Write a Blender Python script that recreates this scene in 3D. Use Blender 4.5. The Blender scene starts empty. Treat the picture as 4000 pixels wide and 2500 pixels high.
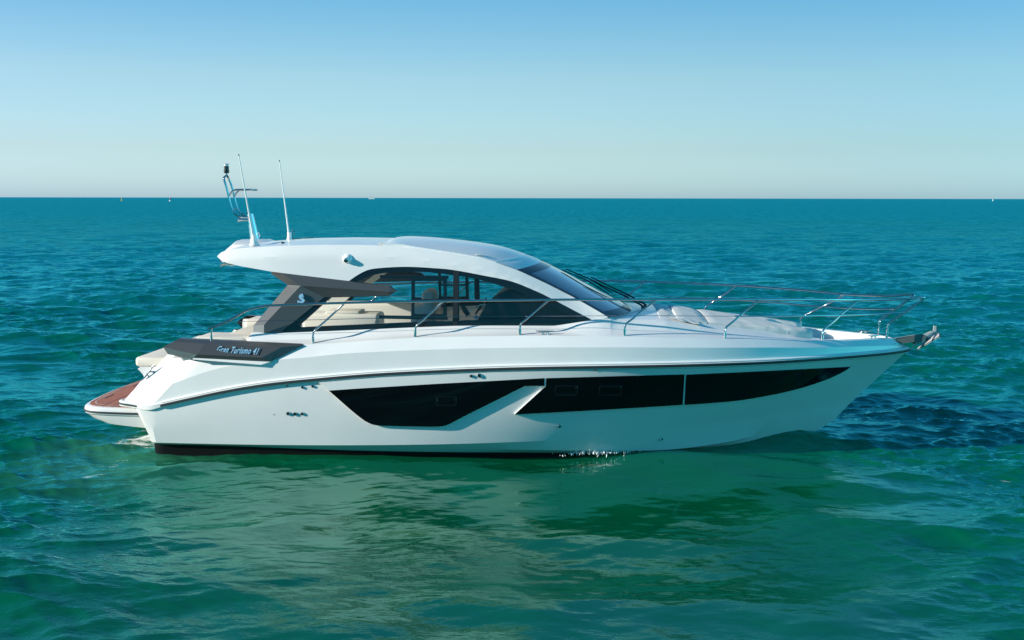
import bpy, bmesh, math, random
import numpy as np
from mathutils import Vector, Matrix
from mathutils.geometry import delaunay_2d_cdt
from mathutils.bvhtree import BVHTree

random.seed(7)
rng = np.random.default_rng(11)
SC = bpy.context.scene
COL = SC.collection
rad = math.radians

# ------------------------------------------------------------------ camera, sky, sun, exposure
F = 4100.0                     # focal length in pixels of the 4000 px wide photograph
CAM_H = 3.6
PITCH = math.atan((1250 - 773.5) / F)
ROLL = rad(0.1)
YAW = rad(-4.3)                # the yacht's heading: bow a little towards the camera
DIST = 16.4
SUN_EL, SUN_AZ = 18.5, 17.5    # elevation; angle of the sun off the stern, to the camera's side

cam_data = bpy.data.cameras.new('camera')
cam = bpy.data.objects.new('camera', cam_data)
COL.objects.link(cam)
cam_data.sensor_width = 36.0
cam_data.lens = 36.0 * F / 4000.0
cam_data.clip_start = 0.1
cam_data.clip_end = 90000.0
CAM_R = Matrix.Rotation(math.pi / 2 - PITCH, 3, 'X') @ Matrix.Rotation(ROLL, 3, 'Z')
cam.matrix_world = Matrix.Translation((0, 0, CAM_H)) @ CAM_R.to_4x4()
SC.camera = cam

a = rad(SUN_AZ); e = rad(SUN_EL)
sun_local = Vector((-math.cos(a) * math.cos(e), -math.sin(a) * math.cos(e), math.sin(e)))
SUN = (Matrix.Rotation(YAW, 3, 'Z') @ sun_local).normalized()
sl = bpy.data.lights.new('sun', 'SUN')
sl.energy = 5.0
sl.angle = rad(0.5)
sl.color = (1.0, 0.93, 0.82)
sun = bpy.data.objects.new('sun', sl)
COL.objects.link(sun)
sun.rotation_euler = SUN.to_track_quat('Z', 'Y').to_euler()
sun.location = (-30, -20, 30)

world = bpy.data.worlds.new('World')
SC.world = world
world.use_nodes = True
wn, wl = world.node_tree.nodes, world.node_tree.links
wn.clear()
sky = wn.new('ShaderNodeTexSky')
sky.sky_type = 'NISHITA'
sky.sun_disc = False
sky.sun_elevation = e
sky.sun_rotation = math.atan2(-SUN.x, SUN.y)
sky.altitude = 0
sky.air_density = 0.9
sky.dust_density = 0.6
sky.ozone_density = 2.0
tint = wn.new('ShaderNodeMix'); tint.data_type = 'RGBA'; tint.blend_type = 'MULTIPLY'
tint.inputs[0].default_value = 1.0
wtc = wn.new('ShaderNodeTexCoord'); wsp = wn.new('ShaderNodeSeparateXYZ'); wmr = wn.new('ShaderNodeMapRange'); wcr = wn.new('ShaderNodeValToRGB')
wmr.inputs['From Min'].default_value = 0.0; wmr.inputs['From Max'].default_value = 0.5
for i, (p, c) in enumerate(((0.0, (.46, .67, 1.0)), (0.09, (.46, .56, .66)), (0.22, (.50, .605, .60)), (0.37, (.33, .58, .63)), (1.0, (.15, .44, .53)))):
    el_ = wcr.color_ramp.elements[i] if i < 2 else wcr.color_ramp.elements.new(p)
    el_.position = p; el_.color = (*c, 1)
wl.new(wtc.outputs['Generated'], wsp.inputs[0]); wl.new(wsp.outputs['Z'], wmr.inputs['Value']); wl.new(wmr.outputs[0], wcr.inputs[0]); dbl = wn.new('ShaderNodeVectorMath'); dbl.operation = 'SCALE'; dbl.inputs['Scale'].default_value = 1.85; wl.new(wcr.outputs[0], dbl.inputs[0]); wl.new(dbl.outputs[0], tint.inputs[7])
# away from the horizon glow ahead, the sky round to the right and behind is a deeper blue
wdr = wn.new('ShaderNodeVectorMath'); wdr.operation = 'DOT_PRODUCT'; wdr.inputs[1].default_value = (0.45, -0.9, 0.0)
wmb = wn.new('ShaderNodeMapRange'); wmb.interpolation_type = 'SMOOTHSTEP'; wmb.inputs['From Min'].default_value = -0.35; wmb.inputs['From Max'].default_value = 0.35
wbl = wn.new('ShaderNodeMix'); wbl.data_type = 'RGBA'; wbl.blend_type = 'MULTIPLY'; wbl.inputs[7].default_value = (0.22, 0.95, 1.04, 1)
wl.new(wtc.outputs['Generated'], wdr.inputs[0]); wl.new(wdr.outputs['Value'], wmb.inputs['Value']); wl.new(wmb.outputs[0], wbl.inputs[0])
# evens out the brightness from left to right
wmx = wn.new('ShaderNodeMapRange'); wmx.inputs['From Min'].default_value = -0.5; wmx.inputs['From Max'].default_value = 0.5
wcx = wn.new('ShaderNodeValToRGB'); wcx.color_ramp.interpolation = 'B_SPLINE'
for i, (p, c) in enumerate(((0.0, (.82, .77, .80)), (0.26, (.93, .91, .91)), (0.5, (1.0, 1.0, 1.0)), (0.74, (.92, .97, .99)), (1.0, (.72, .87, .95)))):
    el_ = wcx.color_ramp.elements[i] if i < 2 else wcx.color_ramp.elements.new(p)
    el_.position = p; el_.color = (*c, 1)
wax = wn.new('ShaderNodeMix'); wax.data_type = 'RGBA'; wax.blend_type = 'MULTIPLY'; wax.inputs[0].default_value = 1.0
wl.new(wsp.outputs['X'], wmx.inputs['Value']); wl.new(wmx.outputs[0], wcx.inputs[0]); wl.new(wcx.outputs[0], wax.inputs[7])
bg = wn.new('ShaderNodeBackground'); bg.inputs[1].default_value = 0.1105
wo = wn.new('ShaderNodeOutputWorld')
wl.new(sky.outputs[0], tint.inputs[6]); wl.new(tint.outputs[2], wbl.inputs[6]); wl.new(wbl.outputs[2], wax.inputs[6]); wl.new(wax.outputs[2], bg.inputs[0]); wl.new(bg.outputs[0], wo.inputs[0])

SC.view_settings.view_transform = 'Standard'
SC.view_settings.look = 'None'
SC.view_settings.exposure = 0.51
SC.view_settings.gamma = 1.0
SC.render.engine = 'CYCLES'
SC.cycles.max_bounces = 10
SC.cycles.transparent_max_bounces = 16
SC.cycles.sample_clamp_indirect = 6.0
SC.cycles.caustics_reflective = False
SC.cycles.caustics_refractive = False
SC.cycles.use_denoising = True
SC.cycles.use_adaptive_sampling = False

# ------------------------------------------------------------------ measuring: a photo pixel + a known distance -> yacht coordinates
_C = np.array(CAM_R)
_RI = np.array(Matrix.Rotation(-YAW, 3, 'Z'))
_O = _RI @ np.array([0, -DIST, CAM_H])
def ray(x, y):
    return _RI @ (_C @ np.array([(x - 2000) / F, -(y - 1250) / F, -1.0]))
def pt(x, y, Y):
    d = ray(x, y); return _O + (Y - _O[1]) / d[1] * d
def ptz(x, y, z):
    d = ray(x, y); return _O + (z - _O[2]) / d[2] * d
def ptb(x, y, b):                      # near-side point whose half breadth is b(x) or b(x, z)
    X, Z = 0.0, 1.5
    for _ in range(14):
        q = pt(x, y, -b(X, Z)); X, Z = q[0], q[2]
    return q

# ------------------------------------------------------------------ materials
MATS = {}
def principled(name, color, rough=0.5, metal=0.0, spec=0.5, coat=0.0, noise=None, bump=None, streak=None):
    m = bpy.data.materials.new(name); m.use_nodes = True
    nt = m.node_tree; p = nt.nodes['Principled BSDF']
    p.inputs['Base Color'].default_value = (*color, 1)
    p.inputs['Roughness'].default_value = rough
    p.inputs['Metallic'].default_value = metal
    p.inputs['Specular IOR Level'].default_value = spec
    p.inputs['Coat Weight'].default_value = coat
    p.inputs['Coat Roughness'].default_value = 0.05
    if noise or bump:
        tc = nt.nodes.new('ShaderNodeTexCoord')
    if noise:                          # (scale, amount): soft dirt / batch variation in the base colour
        n = nt.nodes.new('ShaderNodeTexNoise'); n.inputs['Scale'].default_value = noise[0]; n.inputs['Detail'].default_value = 5
        r = nt.nodes.new('ShaderNodeMapRange')
        r.inputs['From Min'].default_value = 0.3; r.inputs['From Max'].default_value = 0.7
        r.inputs['To Min'].default_value = 1 - noise[1]; r.inputs['To Max'].default_value = 1
        mx = nt.nodes.new('ShaderNodeMix'); mx.data_type = 'RGBA'; mx.blend_type = 'MULTIPLY'; mx.inputs[0].default_value = 1
        mx.inputs[6].default_value = (*color, 1)
        nt.links.new(tc.outputs['Object'], n.inputs['Vector']); nt.links.new(n.outputs['Fac'], r.inputs['Value'])
        nt.links.new(r.outputs['Result'], mx.inputs[7]); nt.links.new(mx.outputs[2], p.inputs['Base Color'])
    if bump:                           # (scale, strength, distance)
        n = nt.nodes.new('ShaderNodeTexNoise'); n.inputs['Scale'].default_value = bump[0]; n.inputs['Detail'].default_value = 4
        b = nt.nodes.new('ShaderNodeBump'); b.inputs['Strength'].default_value = bump[1]; b.inputs['Distance'].default_value = bump[2]
        nt.links.new(tc.outputs['Object'], n.inputs['Vector']); nt.links.new(n.outputs['Fac'], b.inputs['Height'])
        nt.links.new(b.outputs['Normal'], p.inputs['Normal'])
    if streak:                         # (amount): dried salt runs down the sides, seen in the gloss and a little in the colour
        mp = nt.nodes.new('ShaderNodeMapping'); mp.inputs['Scale'].default_value = (7.0, 7.0, 0.9)
        n = nt.nodes.new('ShaderNodeTexNoise'); n.inputs['Scale'].default_value = 2.2; n.inputs['Detail'].default_value = 7; n.inputs['Roughness'].default_value = 0.65
        r = nt.nodes.new('ShaderNodeMapRange'); r.inputs['From Min'].default_value = 0.35; r.inputs['From Max'].default_value = 0.75
        r.inputs['To Min'].default_value = rough; r.inputs['To Max'].default_value = rough + streak
        nt.links.new(tc.outputs['Object'], mp.inputs[0]); nt.links.new(mp.outputs[0], n.inputs['Vector']); nt.links.new(n.outputs['Fac'], r.inputs['Value']); nt.links.new(r.outputs['Result'], p.inputs['Roughness'])
    MATS[name] = m
    return m
GEL = principled('gelcoat', (0.80, 0.81, 0.80), 0.16, spec=0.5, coat=0.3, noise=(2.0, 0.05), bump=(2.2, 0.05, 0.02), streak=0.12)
GELM = principled('gelcoat_deck', (0.80, 0.81, 0.80), 0.38, noise=(6.0, 0.04), bump=(260, 0.15, 0.002))
CREAM = principled('cream_liner', (0.80, 0.78, 0.71), 0.45)
GREY = principled('grey_paint', (0.088, 0.098, 0.106), 0.40, metal=0.40, coat=0.15, noise=(400, 0.10))
BLACKG = principled('black_glass', (0.002, 0.002, 0.003), 0.03, spec=0.35)
FRIT = principled('black_frit', (0.006, 0.007, 0.009), 0.08, spec=0.5)
BLACK = principled('black_plastic', (0.012, 0.012, 0.013), 0.4)
DASH = principled('dashboard', (0.020, 0.022, 0.026), 0.45)
ANTI = principled('antifouling', (0.003, 0.0035, 0.004), 0.6, spec=0.12, noise=(8, 0.4))
RUBBER = principled('rubber_grey', (0.035, 0.042, 0.047), 0.5, spec=0.25)
CHROME = principled('stainless', (0.54, 0.55, 0.55), 0.07, metal=1.0)
ANOD = principled('anodised_mast', (0.62, 0.66, 0.70), 0.22, metal=0.8)
GALV = principled('galvanised', (0.58, 0.59, 0.58), 0.38, metal=0.3, noise=(30, 0.2))
FABRIC = principled('pad_fabric', (0.64, 0.66, 0.64), 0.85, noise=(5, 0.06), bump=(14, 0.15, 0.012))
BEIGE = principled('beige_vinyl', (0.74, 0.69, 0.60), 0.5, noise=(8, 0.06))
SEATGREY = principled('seat_vinyl', (0.66, 0.68, 0.68), 0.5)
ANTENNA = principled('antenna_white', (0.78, 0.78, 0.76), 0.35)
LETTER = principled('sky_sheen_letters', (0.26, 0.50, 0.68), 0.25, metal=0.0, coat=0.5)  # blue base colour paints in the sky that polished metal would reflect
RED = principled('red_mark', (0.45, 0.03, 0.04), 0.4)
BLUE = principled('blue_dot', (0.01, 0.12, 0.35), 0.4)
YELLOW = principled('buoy_yellow', (0.65, 0.45, 0.04), 0.5)
BRED = principled('buoy_red', (0.60, 0.05, 0.03), 0.5)
STEEL = principled('roller_steel', (0.13, 0.15, 0.15), 0.4, metal=0.3)
LENS = principled('lamp_lens', (0.75, 0.76, 0.76), 0.15)

def teak():
    m = bpy.data.materials.new('teak'); m.use_nodes = True; nt = m.node_tree
    p = nt.nodes['Principled BSDF']; p.inputs['Roughness'].default_value = 0.55
    tc = nt.nodes.new('ShaderNodeTexCoord'); sp = nt.nodes.new('ShaderNodeSeparateXYZ')
    nt.links.new(tc.outputs['Object'], sp.inputs[0])
    # caulked planks running across the platform
    mm = nt.nodes.new('ShaderNodeMath'); mm.operation = 'MULTIPLY'; mm.inputs[1].default_value = 18.0
    fr = nt.nodes.new('ShaderNodeMath'); fr.operation = 'FRACT'
    fl = nt.nodes.new('ShaderNodeMath'); fl.operation = 'FLOOR'
    lt = nt.nodes.new('ShaderNodeMath'); lt.operation = 'LESS_THAN'; lt.inputs[1].default_value = 0.10
    nt.links.new(sp.outputs['X'], mm.inputs[0]); nt.links.new(mm.outputs[0], fr.inputs[0]); nt.links.new(mm.outputs[0], fl.inputs[0])
    nt.links.new(fr.outputs[0], lt.inputs[0])
    wn_ = nt.nodes.new('ShaderNodeTexWhiteNoise'); wn_.noise_dimensions = '1D'; nt.links.new(fl.outputs[0], wn_.inputs['W'])
    mp = nt.nodes.new('ShaderNodeMapping'); mp.inputs['Scale'].default_value = (30, 1.5, 10)
    nz = nt.nodes.new('ShaderNodeTexNoise'); nz.inputs['Scale'].default_value = 2; nz.inputs['Detail'].default_value = 6
    nt.links.new(tc.outputs['Object'], mp.inputs[0]); nt.links.new(mp.outputs[0], nz.inputs['Vector'])
    ad = nt.nodes.new('ShaderNodeMath'); ad.operation = 'ADD'; nt.links.new(wn_.outputs['Value'], ad.inputs[0]); nt.links.new(nz.outputs['Fac'], ad.inputs[1])
    cr = nt.nodes.new('ShaderNodeValToRGB')
    cr.color_ramp.elements[0].position = 0.45; cr.color_ramp.elements[0].color = (0.18, 0.058, 0.032, 1)
    cr.color_ramp.elements[1].position = 1.4 / 1.6; cr.color_ramp.elements[1].color = (0.42, 0.145, 0.075, 1)
    nt.links.new(ad.outputs[0], cr.inputs[0])
    mx = nt.nodes.new('ShaderNodeMix'); mx.data_type = 'RGBA'; mx.inputs[7].default_value = (0.03, 0.02, 0.018, 1)
    nt.links.new(lt.outputs[0], mx.inputs[0]); nt.links.new(cr.outputs[0], mx.inputs[6]); nt.links.new(mx.outputs[2], p.inputs['Base Color'])
    return m
TEAK = teak()

def glass(name, tint_col, gloss=1.0):
    m = bpy.data.materials.new(name); m.use_nodes = True; nt = m.node_tree; nt.nodes.clear()
    t = nt.nodes.new('ShaderNodeBsdfTransparent'); t.inputs[0].default_value = (*tint_col, 1)
    g = nt.nodes.new('ShaderNodeBsdfGlossy'); g.inputs['Roughness'].default_value = 0.02
    f = nt.nodes.new('ShaderNodeFresnel'); f.inputs[0].default_value = 1.5
    k = nt.nodes.new('ShaderNodeMath'); k.operation = 'MULTIPLY'; k.inputs[1].default_value = gloss
    mx = nt.nodes.new('ShaderNodeMixShader'); o = nt.nodes.new('ShaderNodeOutputMaterial')
    nt.links.new(f.outputs[0], k.inputs[0]); nt.links.new(k.outputs[0], mx.inputs[0])
    nt.links.new(t.outputs[0], mx.inputs[1]); nt.links.new(g.outputs[0], mx.inputs[2]); nt.links.new(mx.outputs[0], o.inputs[0])
    return m
GLASS = glass('side_glass', (0.92, 0.95, 0.95), 0.8)
WGLASS = glass('windscreen_glass', (0.34, 0.33, 0.32), 2.6)

# ------------------------------------------------------------------ building helpers
class MB:
    def __init__(s): s.v = []; s.f = []
    def add(s, verts, faces):
        o = len(s.v); s.v += [tuple(map(float, p)) for p in verts]; s.f += [tuple(i + o for i in f) for f in faces]
        return s
    def grid(s, rows, close=False):
        rows = [np.asarray(r) for r in rows]; n = len(rows[0]); V = np.concatenate(rows); fs = []
        R = len(rows)
        for i in range(R if close else R - 1):
            i2 = (i + 1) % R
            for j in range(n - 1):
                fs.append((i * n + j, i * n + j + 1, i2 * n + j + 1, i2 * n + j))
        return s.add(V, fs)
    def box(s, c, d, bev=0.0):
        x, y, z = [k / 2 for k in d]
        b = min(bev, x * .98, y * .98, z * .98)
        if b <= 0:
            vs = [(c[0] + i * x, c[1] + j * y, c[2] + k * z) for i in (-1, 1) for j in (-1, 1) for k in (-1, 1)]
            return s.add(vs, [(0, 1, 3, 2), (4, 6, 7, 5), (0, 4, 5, 1), (2, 3, 7, 6), (0, 2, 6, 4), (1, 5, 7, 3)])
        bm = bmesh.new(); bmesh.ops.create_cube(bm, size=1)
        for v in bm.verts: v.co = Vector((v.co.x * 2 * x, v.co.y * 2 * y, v.co.z * 2 * z))
        bmesh.ops.bevel(bm, geom=bm.edges[:], offset=b, segments=3, profile=0.5, affect='EDGES')
        bm.verts.ensure_lookup_table()
        vs = [(v.co.x + c[0], v.co.y + c[1], v.co.z + c[2]) for v in bm.verts]
        fs = [tuple(v.index for v in f.verts) for f in bm.faces]; bm.free()
        return s.add(vs, fs)
    def tube(s, pts, r, n=10):
        P = [Vector(p) for p in pts]; rs = r if hasattr(r, '__len__') else [r] * len(P)
        t0 = (P[1] - P[0]).normalized()
        up = Vector((0, 0, 1)) if abs(t0.z) < .9 else Vector((0, 1, 0))
        u = t0.cross(up).normalized(); V = []; fs = []
        for i, p in enumerate(P):
            a_ = P[max(i - 1, 0)]; b_ = P[min(i + 1, len(P) - 1)]
            t = (b_ - a_).normalized(); u = (u - t * u.dot(t)).normalized(); w = t.cross(u)
            for k in range(n):
                an = 2 * math.pi * k / n
                V.append(p + (u * math.cos(an) + w * math.sin(an)) * rs[i])
        m = len(P)
        for i in range(m - 1):
            for k in range(n):
                fs.append((i * n + k, i * n + (k + 1) % n, (i + 1) * n + (k + 1) % n, (i + 1) * n + k))
        fs.append(tuple(range(n))[::-1]); fs.append(tuple(range((m - 1) * n, m * n)))
        return s.add(V, fs)
    def lathe(s, c, axis, prof, n=20):         # prof: (distance along axis, radius)
        ax = Vector(axis).normalized(); up = Vector((0, 0, 1)) if abs(ax.z) < .9 else Vector((1, 0, 0))
        u = ax.cross(up).normalized(); w = ax.cross(u); c = Vector(c); V = []; fs = []
        for h, r in prof:
            for k in range(n):
                an = 2 * math.pi * k / n
                V.append(c + ax * h + (u * math.cos(an) + w * math.sin(an)) * max(r, 1e-4))
        for i in range(len(prof) - 1):
            for k in range(n):
                fs.append((i * n + k, i * n + (k + 1) % n, (i + 1) * n + (k + 1) % n, (i + 1) * n + k))
        fs.append(tuple(range(n))[::-1]); fs.append(tuple(range((len(prof) - 1) * n, len(prof) * n)))
        return s.add(V, fs)
    def prism(s, poly, d, shift=None):         # closed polygon of 3D points, extruded by vector d
        n = len(poly); P = [Vector(p) for p in poly]; d = Vector(d)
        return s.add(P + [p + d for p in P], [tuple(range(n)), tuple(range(2 * n - 1, n - 1, -1))] + [(i, i + n, (i + 1) % n + n, (i + 1) % n) for i in range(n)])
    def shell(s, V, fs, th):                   # open surface thickened inwards (towards the centre plane) by th
        n = len(V); cnt = {}
        for f in fs:
            for i in range(len(f)):
                k = (f[i], f[(i + 1) % len(f)]); cnt[tuple(sorted(k))] = cnt.get(tuple(sorted(k)), 0) + 1
        B = [(p[0], p[1] + th, p[2]) for p in V]; out = list(fs) + [tuple(i + n for i in f[::-1]) for f in fs]
        for f in fs:
            for i in range(len(f)):
                k = (f[i], f[(i + 1) % len(f)])
                if cnt[tuple(sorted(k))] == 1: out.append((k[1], k[0], k[0] + n, k[1] + n))
        return s.add(list(V) + B, out)
    def mirrored(s):
        m = MB(); m.v = [(x, -y, z) for x, y, z in s.v]; m.f = [f[::-1] for f in s.f]; return m
    def both(s):
        m = s.mirrored(); return s.add(m.v, m.f)
    def obj(s, name, mat, parent=None, smooth=35, recalc=True):
        me = bpy.data.meshes.new(name); me.from_pydata(s.v, [], s.f); me.validate()
        bm = bmesh.new(); bm.from_mesh(me)
        bmesh.ops.remove_doubles(bm, verts=bm.verts, dist=1e-5)
        if recalc: bmesh.ops.recalc_face_normals(bm, faces=bm.faces)
        bm.to_mesh(me); bm.free()
        if smooth:
            me.polygons.foreach_set('use_smooth', [True] * len(me.polygons))
            me.set_sharp_from_angle(angle=rad(smooth))
        me.materials.append(mat)
        o = bpy.data.objects.new(name, me); COL.objects.link(o)
        if parent is not None: o.parent = parent
        return o
    def pair(s, name, mat, parent=None, smooth=35):
        return s.obj(name, mat, parent, smooth), s.mirrored().obj(name, mat, parent, smooth)

def tag(o, label=None, cat=None, group=None, kind=None):
    if label: o['label'] = label
    if cat: o['category'] = cat
    if group: o['group'] = group
    if kind: o['kind'] = kind
    return o
def empty(name, loc=(0, 0, 0), rz=0):
    o = bpy.data.objects.new(name, None); COL.objects.link(o); o.location = loc; o.rotation_euler = (0, 0, rz)
    o.empty_display_size = 0.3
    return o
def spline(P, n, k=None):                      # Catmull-Rom through 3D points, n samples even in arc length
    P = np.asarray(P, float); Q = np.vstack([2 * P[0] - P[1], P, 2 * P[-1] - P[-2]]); out = []
    for i in range(1, len(Q) - 2):
        for t in np.linspace(0, 1, 16, endpoint=False):
            p0, p1, p2, p3 = Q[i - 1], Q[i], Q[i + 1], Q[i + 2]
            out.append(.5 * (2 * p1 + (p2 - p0) * t + (2 * p0 - 5 * p1 + 4 * p2 - p3) * t * t + (3 * p1 - p0 - 3 * p2 + p3) * t ** 3))
    out.append(Q[-2]); out = np.array(out)
    s = np.r_[0, np.cumsum(np.linalg.norm(np.diff(out, axis=0), axis=1))]
    u = np.linspace(0, s[-1], n)
    return np.stack([np.interp(u, s, out[:, k]) for k in range(out.shape[1])], 1)
class ZL:                                      # a longitudinal line: z as a smooth function of x
    def __init__(s, px, b, ext=()):
        P = np.array([ptb(x, y, b) for x, y in px] + [np.array(q) for q in ext])
        P = P[np.argsort(P[:, 0])]
        Q = spline(P[:, [0, 2]], 400); s.x, s.zv, s.b = Q[:, 0], Q[:, 1], b
    def z(s, x): return np.interp(x, s.x, s.zv)
def breadth(B, x0, xe, p, stern=0.04, xs=-5.2):
    def b(x, z=0):
        x = np.asarray(x, float)
        t = np.clip((x - x0) / (xe - x0), 0, 1)
        k = np.clip((-2.0 - x) / (-2.0 - xs), 0, 1.3)
        r = B * (1 - t ** p) * (1 - stern * k ** 2)
        return float(r) if r.ndim == 0 else r
    return b
def patch2d(poly, holes=(), step=18.0):        # triangulate a pixel polygon with inner points
    def dens(pl):
        out = []
        for i in range(len(pl)):
            p, q = np.array(pl[i], float), np.array(pl[(i + 1) % len(pl)], float)
            m = max(1, int(np.linalg.norm(q - p) / step))
            out += [tuple(p + (q - p) * k / m) for k in range(m)]
        return out
    def inside(p, pl):
        c = False; n = len(pl)
        for i in range(n):
            x1, y1 = pl[i]; x2, y2 = pl[i - 1]
            if (y1 > p[1]) != (y2 > p[1]) and p[0] < (x2 - x1) * (p[1] - y1) / (y2 - y1) + x1: c = not c
        return c
    def near(p, pts): return np.min(np.hypot(pts[:, 0] - p[0], pts[:, 1] - p[1])) < step * .55
    loops = [dens(poly)] + [dens(h) for h in holes]
    pts = [p for l in loops for p in l]; edges = []; o = 0
    for l in loops:
        edges += [(o + i, o + (i + 1) % len(l)) for i in range(len(l))]; o += len(l)
    bp = np.array(pts)
    xs = np.arange(bp[:, 0].min(), bp[:, 0].max(), step); ys = np.arange(bp[:, 1].min(), bp[:, 1].max(), step)
    for x in xs:
        for y in ys:
            if inside((x, y), loops[0]) and not any(inside((x, y), h) for h in loops[1:]) and not near((x, y), bp): pts.append((x, y))
    r = delaunay_2d_cdt([Vector(p) for p in pts], edges, [], 1, 1e-4)
    V = [tuple(p) for p in r[0]]; fs = []
    for f in r[2]:
        c = (sum(V[i][0] for i in f) / len(f), sum(V[i][1] for i in f) / len(f))
        if inside(c, loops[0]) and not any(inside(c, h) for h in loops[1:]): fs.append(tuple(f))
    return V, fs
def curve2d(P, n=40): return [tuple(q) for q in spline(np.array(P, float), n)]

# ------------------------------------------------------------------ sea
WATER_Z = -0.12
def build_sea():
    ys = [4.0]
    while ys[-1] < 420:
        y = ys[-1]; ys.append(y + max(0.032, y * y / 3780 * 0.21))
    while ys[-1] < 60000: ys.append(ys[-1] * 1.12 + 2)
    ys = np.array([-60000, -6000, -600, -60, -8, 0, 2, 3] + ys)
    nu = 860
    u = np.linspace(-1, 1, nu)
    g = 1 + np.cumsum(0.004 * 1.9 ** np.arange(22))
    u = np.r_[-g[::-1], u, g]
    w = np.maximum(10.5, 0.62 * (ys + 3))
    X = u[None, :] * w[:, None]; X = np.clip(X, -70000, 70000)
    X[:, 0] = -70000; X[:, -1] = 70000
    Y = np.repeat(ys[:, None], len(u), 1)
    dx = np.gradient(X, axis=1); dy = np.abs(np.gradient(Y, axis=0))
    sp = np.maximum(dx, dy)
    # calm water in the yacht's lee, on the camera's side
    c, s_ = math.cos(YAW), math.sin(YAW)
    lx = c * X + s_ * (Y - DIST); ly = -s_ * X + c * (Y - DIST)
    lee = np.exp(-((lx - 0.2) / 4.6) ** 4) * np.clip((-ly - 0.5) / 1.0, 0, 1) * np.exp(-((-ly - 1.5) / 9.0) ** 2)
    Z = np.zeros_like(X); DX = np.zeros_like(X); DY = np.zeros_like(X)
    patch = np.zeros_like(X)
    for L in (2.3, 3.1, 4.7, 6.9, 10.0, 15.0):
        th = rng.uniform(0, math.pi); patch += np.sin(2 * math.pi / L * (math.cos(th) * X * .6 + math.sin(th) * Y) + rng.uniform(0, 6.28))
    patch = 0.35 + 1.15 / (1 + np.exp(-1.1 * patch))
    N = 110
    lam = np.geomspace(0.13, 11.0, N)
    for i, L in enumerate(lam):
        k = 2 * math.pi / L
        th = rad(-96) + rng.normal(0, rad(30 if L < 2.5 else 24))
        if L < 0.6: sl_ = 0.052
        elif L < 2.2: sl_ = 0.052
        else: sl_ = 0.021
        A = sl_ / k
        ph = rng.uniform(0, 2 * math.pi)
        att = np.clip((L / np.maximum(sp, 1e-3) - 2.0) / 2.0, 0, 1)
        if L < 0.9: att = att * patch
        if L < 1.4: att = att * (1 - 0.86 * lee)
        elif L < 3: att = att * (1 - 0.42 * lee)
        p_ = k * (math.cos(th) * X + math.sin(th) * Y) + ph
        # slowly varying groups so that no train runs on unbroken
        env = 0.65 + 0.55 * np.sin(0.37 * k * (math.cos(th + 1.3) * X + math.sin(th + 1.3) * Y) * 0.6 + ph * 3)
        Aw = A * att * env
        Z += Aw * np.cos(p_)
        q = 0.95
        DX -= q * Aw * math.cos(th) * np.sin(p_); DY -= q * Aw * math.sin(th) * np.sin(p_)
    # the stern wash and the small bow ripple
    V = np.stack([X + DX, Y + DY, Z + WATER_Z], 2).reshape(-1, 3)
    nr, nc = X.shape
    idx = np.arange(nr * nc).reshape(nr, nc)
    Fq = np.stack([idx[:-1, :-1], idx[:-1, 1:], idx[1:, 1:], idx[1:, :-1]], 2).reshape(-1, 4)
    me = bpy.data.meshes.new('sea')
    me.vertices.add(len(V)); me.vertices.foreach_set('co', V.astype(np.float32).ravel())
    me.loops.add(Fq.size); me.loops.foreach_set('vertex_index', Fq.ravel().astype(np.int32))
    me.polygons.add(len(Fq)); me.polygons.foreach_set('loop_start', np.arange(0, Fq.size, 4, dtype=np.int32))
    me.update(calc_edges=True)
    me.polygons.foreach_set('use_smooth', np.ones(len(Fq), dtype=bool))
    def attr(name, val):
        at = me.attributes.new(name, 'FLOAT', 'POINT'); at.data.foreach_set('value', val.astype(np.float32).ravel())
    attr('lee', lee); attr('ripple', patch)
    d1 = np.hypot((lx + 5.62) / 0.62, (ly + 0.9) / 0.75)
    foam = 0.74 * np.clip(1.35 - d1, 0, 1)
    d4 = np.hypot((lx + 5.6) / 1.0, (ly + 2.6) / 1.3)          # thin trails drifting off the wash
    foam = np.maximum(foam, 0.42 * np.clip(1.2 - d4, 0, 1))
    d2 = np.hypot((lx - 1.40) / 0.95, (ly + 1.84) / 0.15)
    foam = np.maximum(foam, 0.48 * np.clip(1.25 - d2, 0, 1))
    d3 = np.hypot((lx - 6.6) / 1.6, (ly + 1.9) / 1.0)
    foam = np.maximum(foam, 0.36 * np.clip(1.2 - d3, 0, 1))
    attr('foam', foam)
    air = np.clip(1.3 - np.hypot((lx + 5.5) / 1.5, (ly + 2.0) / 1.6), 0, 1)
    attr('aerated', air)
    o = bpy.data.objects.new('sea', me); COL.objects.link(o)
    tag(o, 'rippled blue green sea reaching to the horizon round the white yacht', 'sea', kind='structure')
    # material
    m = bpy.data.materials.new('sea_water'); m.use_nodes = True; nt = m.node_tree; nt.nodes.clear(); N_ = nt.nodes.new; L_ = nt.links.new
    geo = N_('ShaderNodeNewGeometry')
    def noise(scale, detail, stretch, rough=0.55):
        mp = N_('ShaderNodeMapping'); mp.inputs['Scale'].default_value = stretch; mp.inputs['Rotation'].default_value = (0, 0, rad(8))
        n = N_('ShaderNodeTexNoise'); n.inputs['Scale'].default_value = scale; n.inputs['Detail'].default_value = detail; n.inputs['Roughness'].default_value = rough
        L_(geo.outputs['Position'], mp.inputs[0]); L_(mp.outputs[0], n.inputs['Vector']); return n.outputs['Fac']
    def math_(op, a_, b_=None, v=None, clamp=False):
        n = N_('ShaderNodeMath'); n.operation = op; n.use_clamp = clamp
        L_(a_, n.inputs[0])
        if b_ is not None: L_(b_, n.inputs[1])
        elif v is not None: n.inputs[1].default_value = v
        return n.outputs[0]
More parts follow.
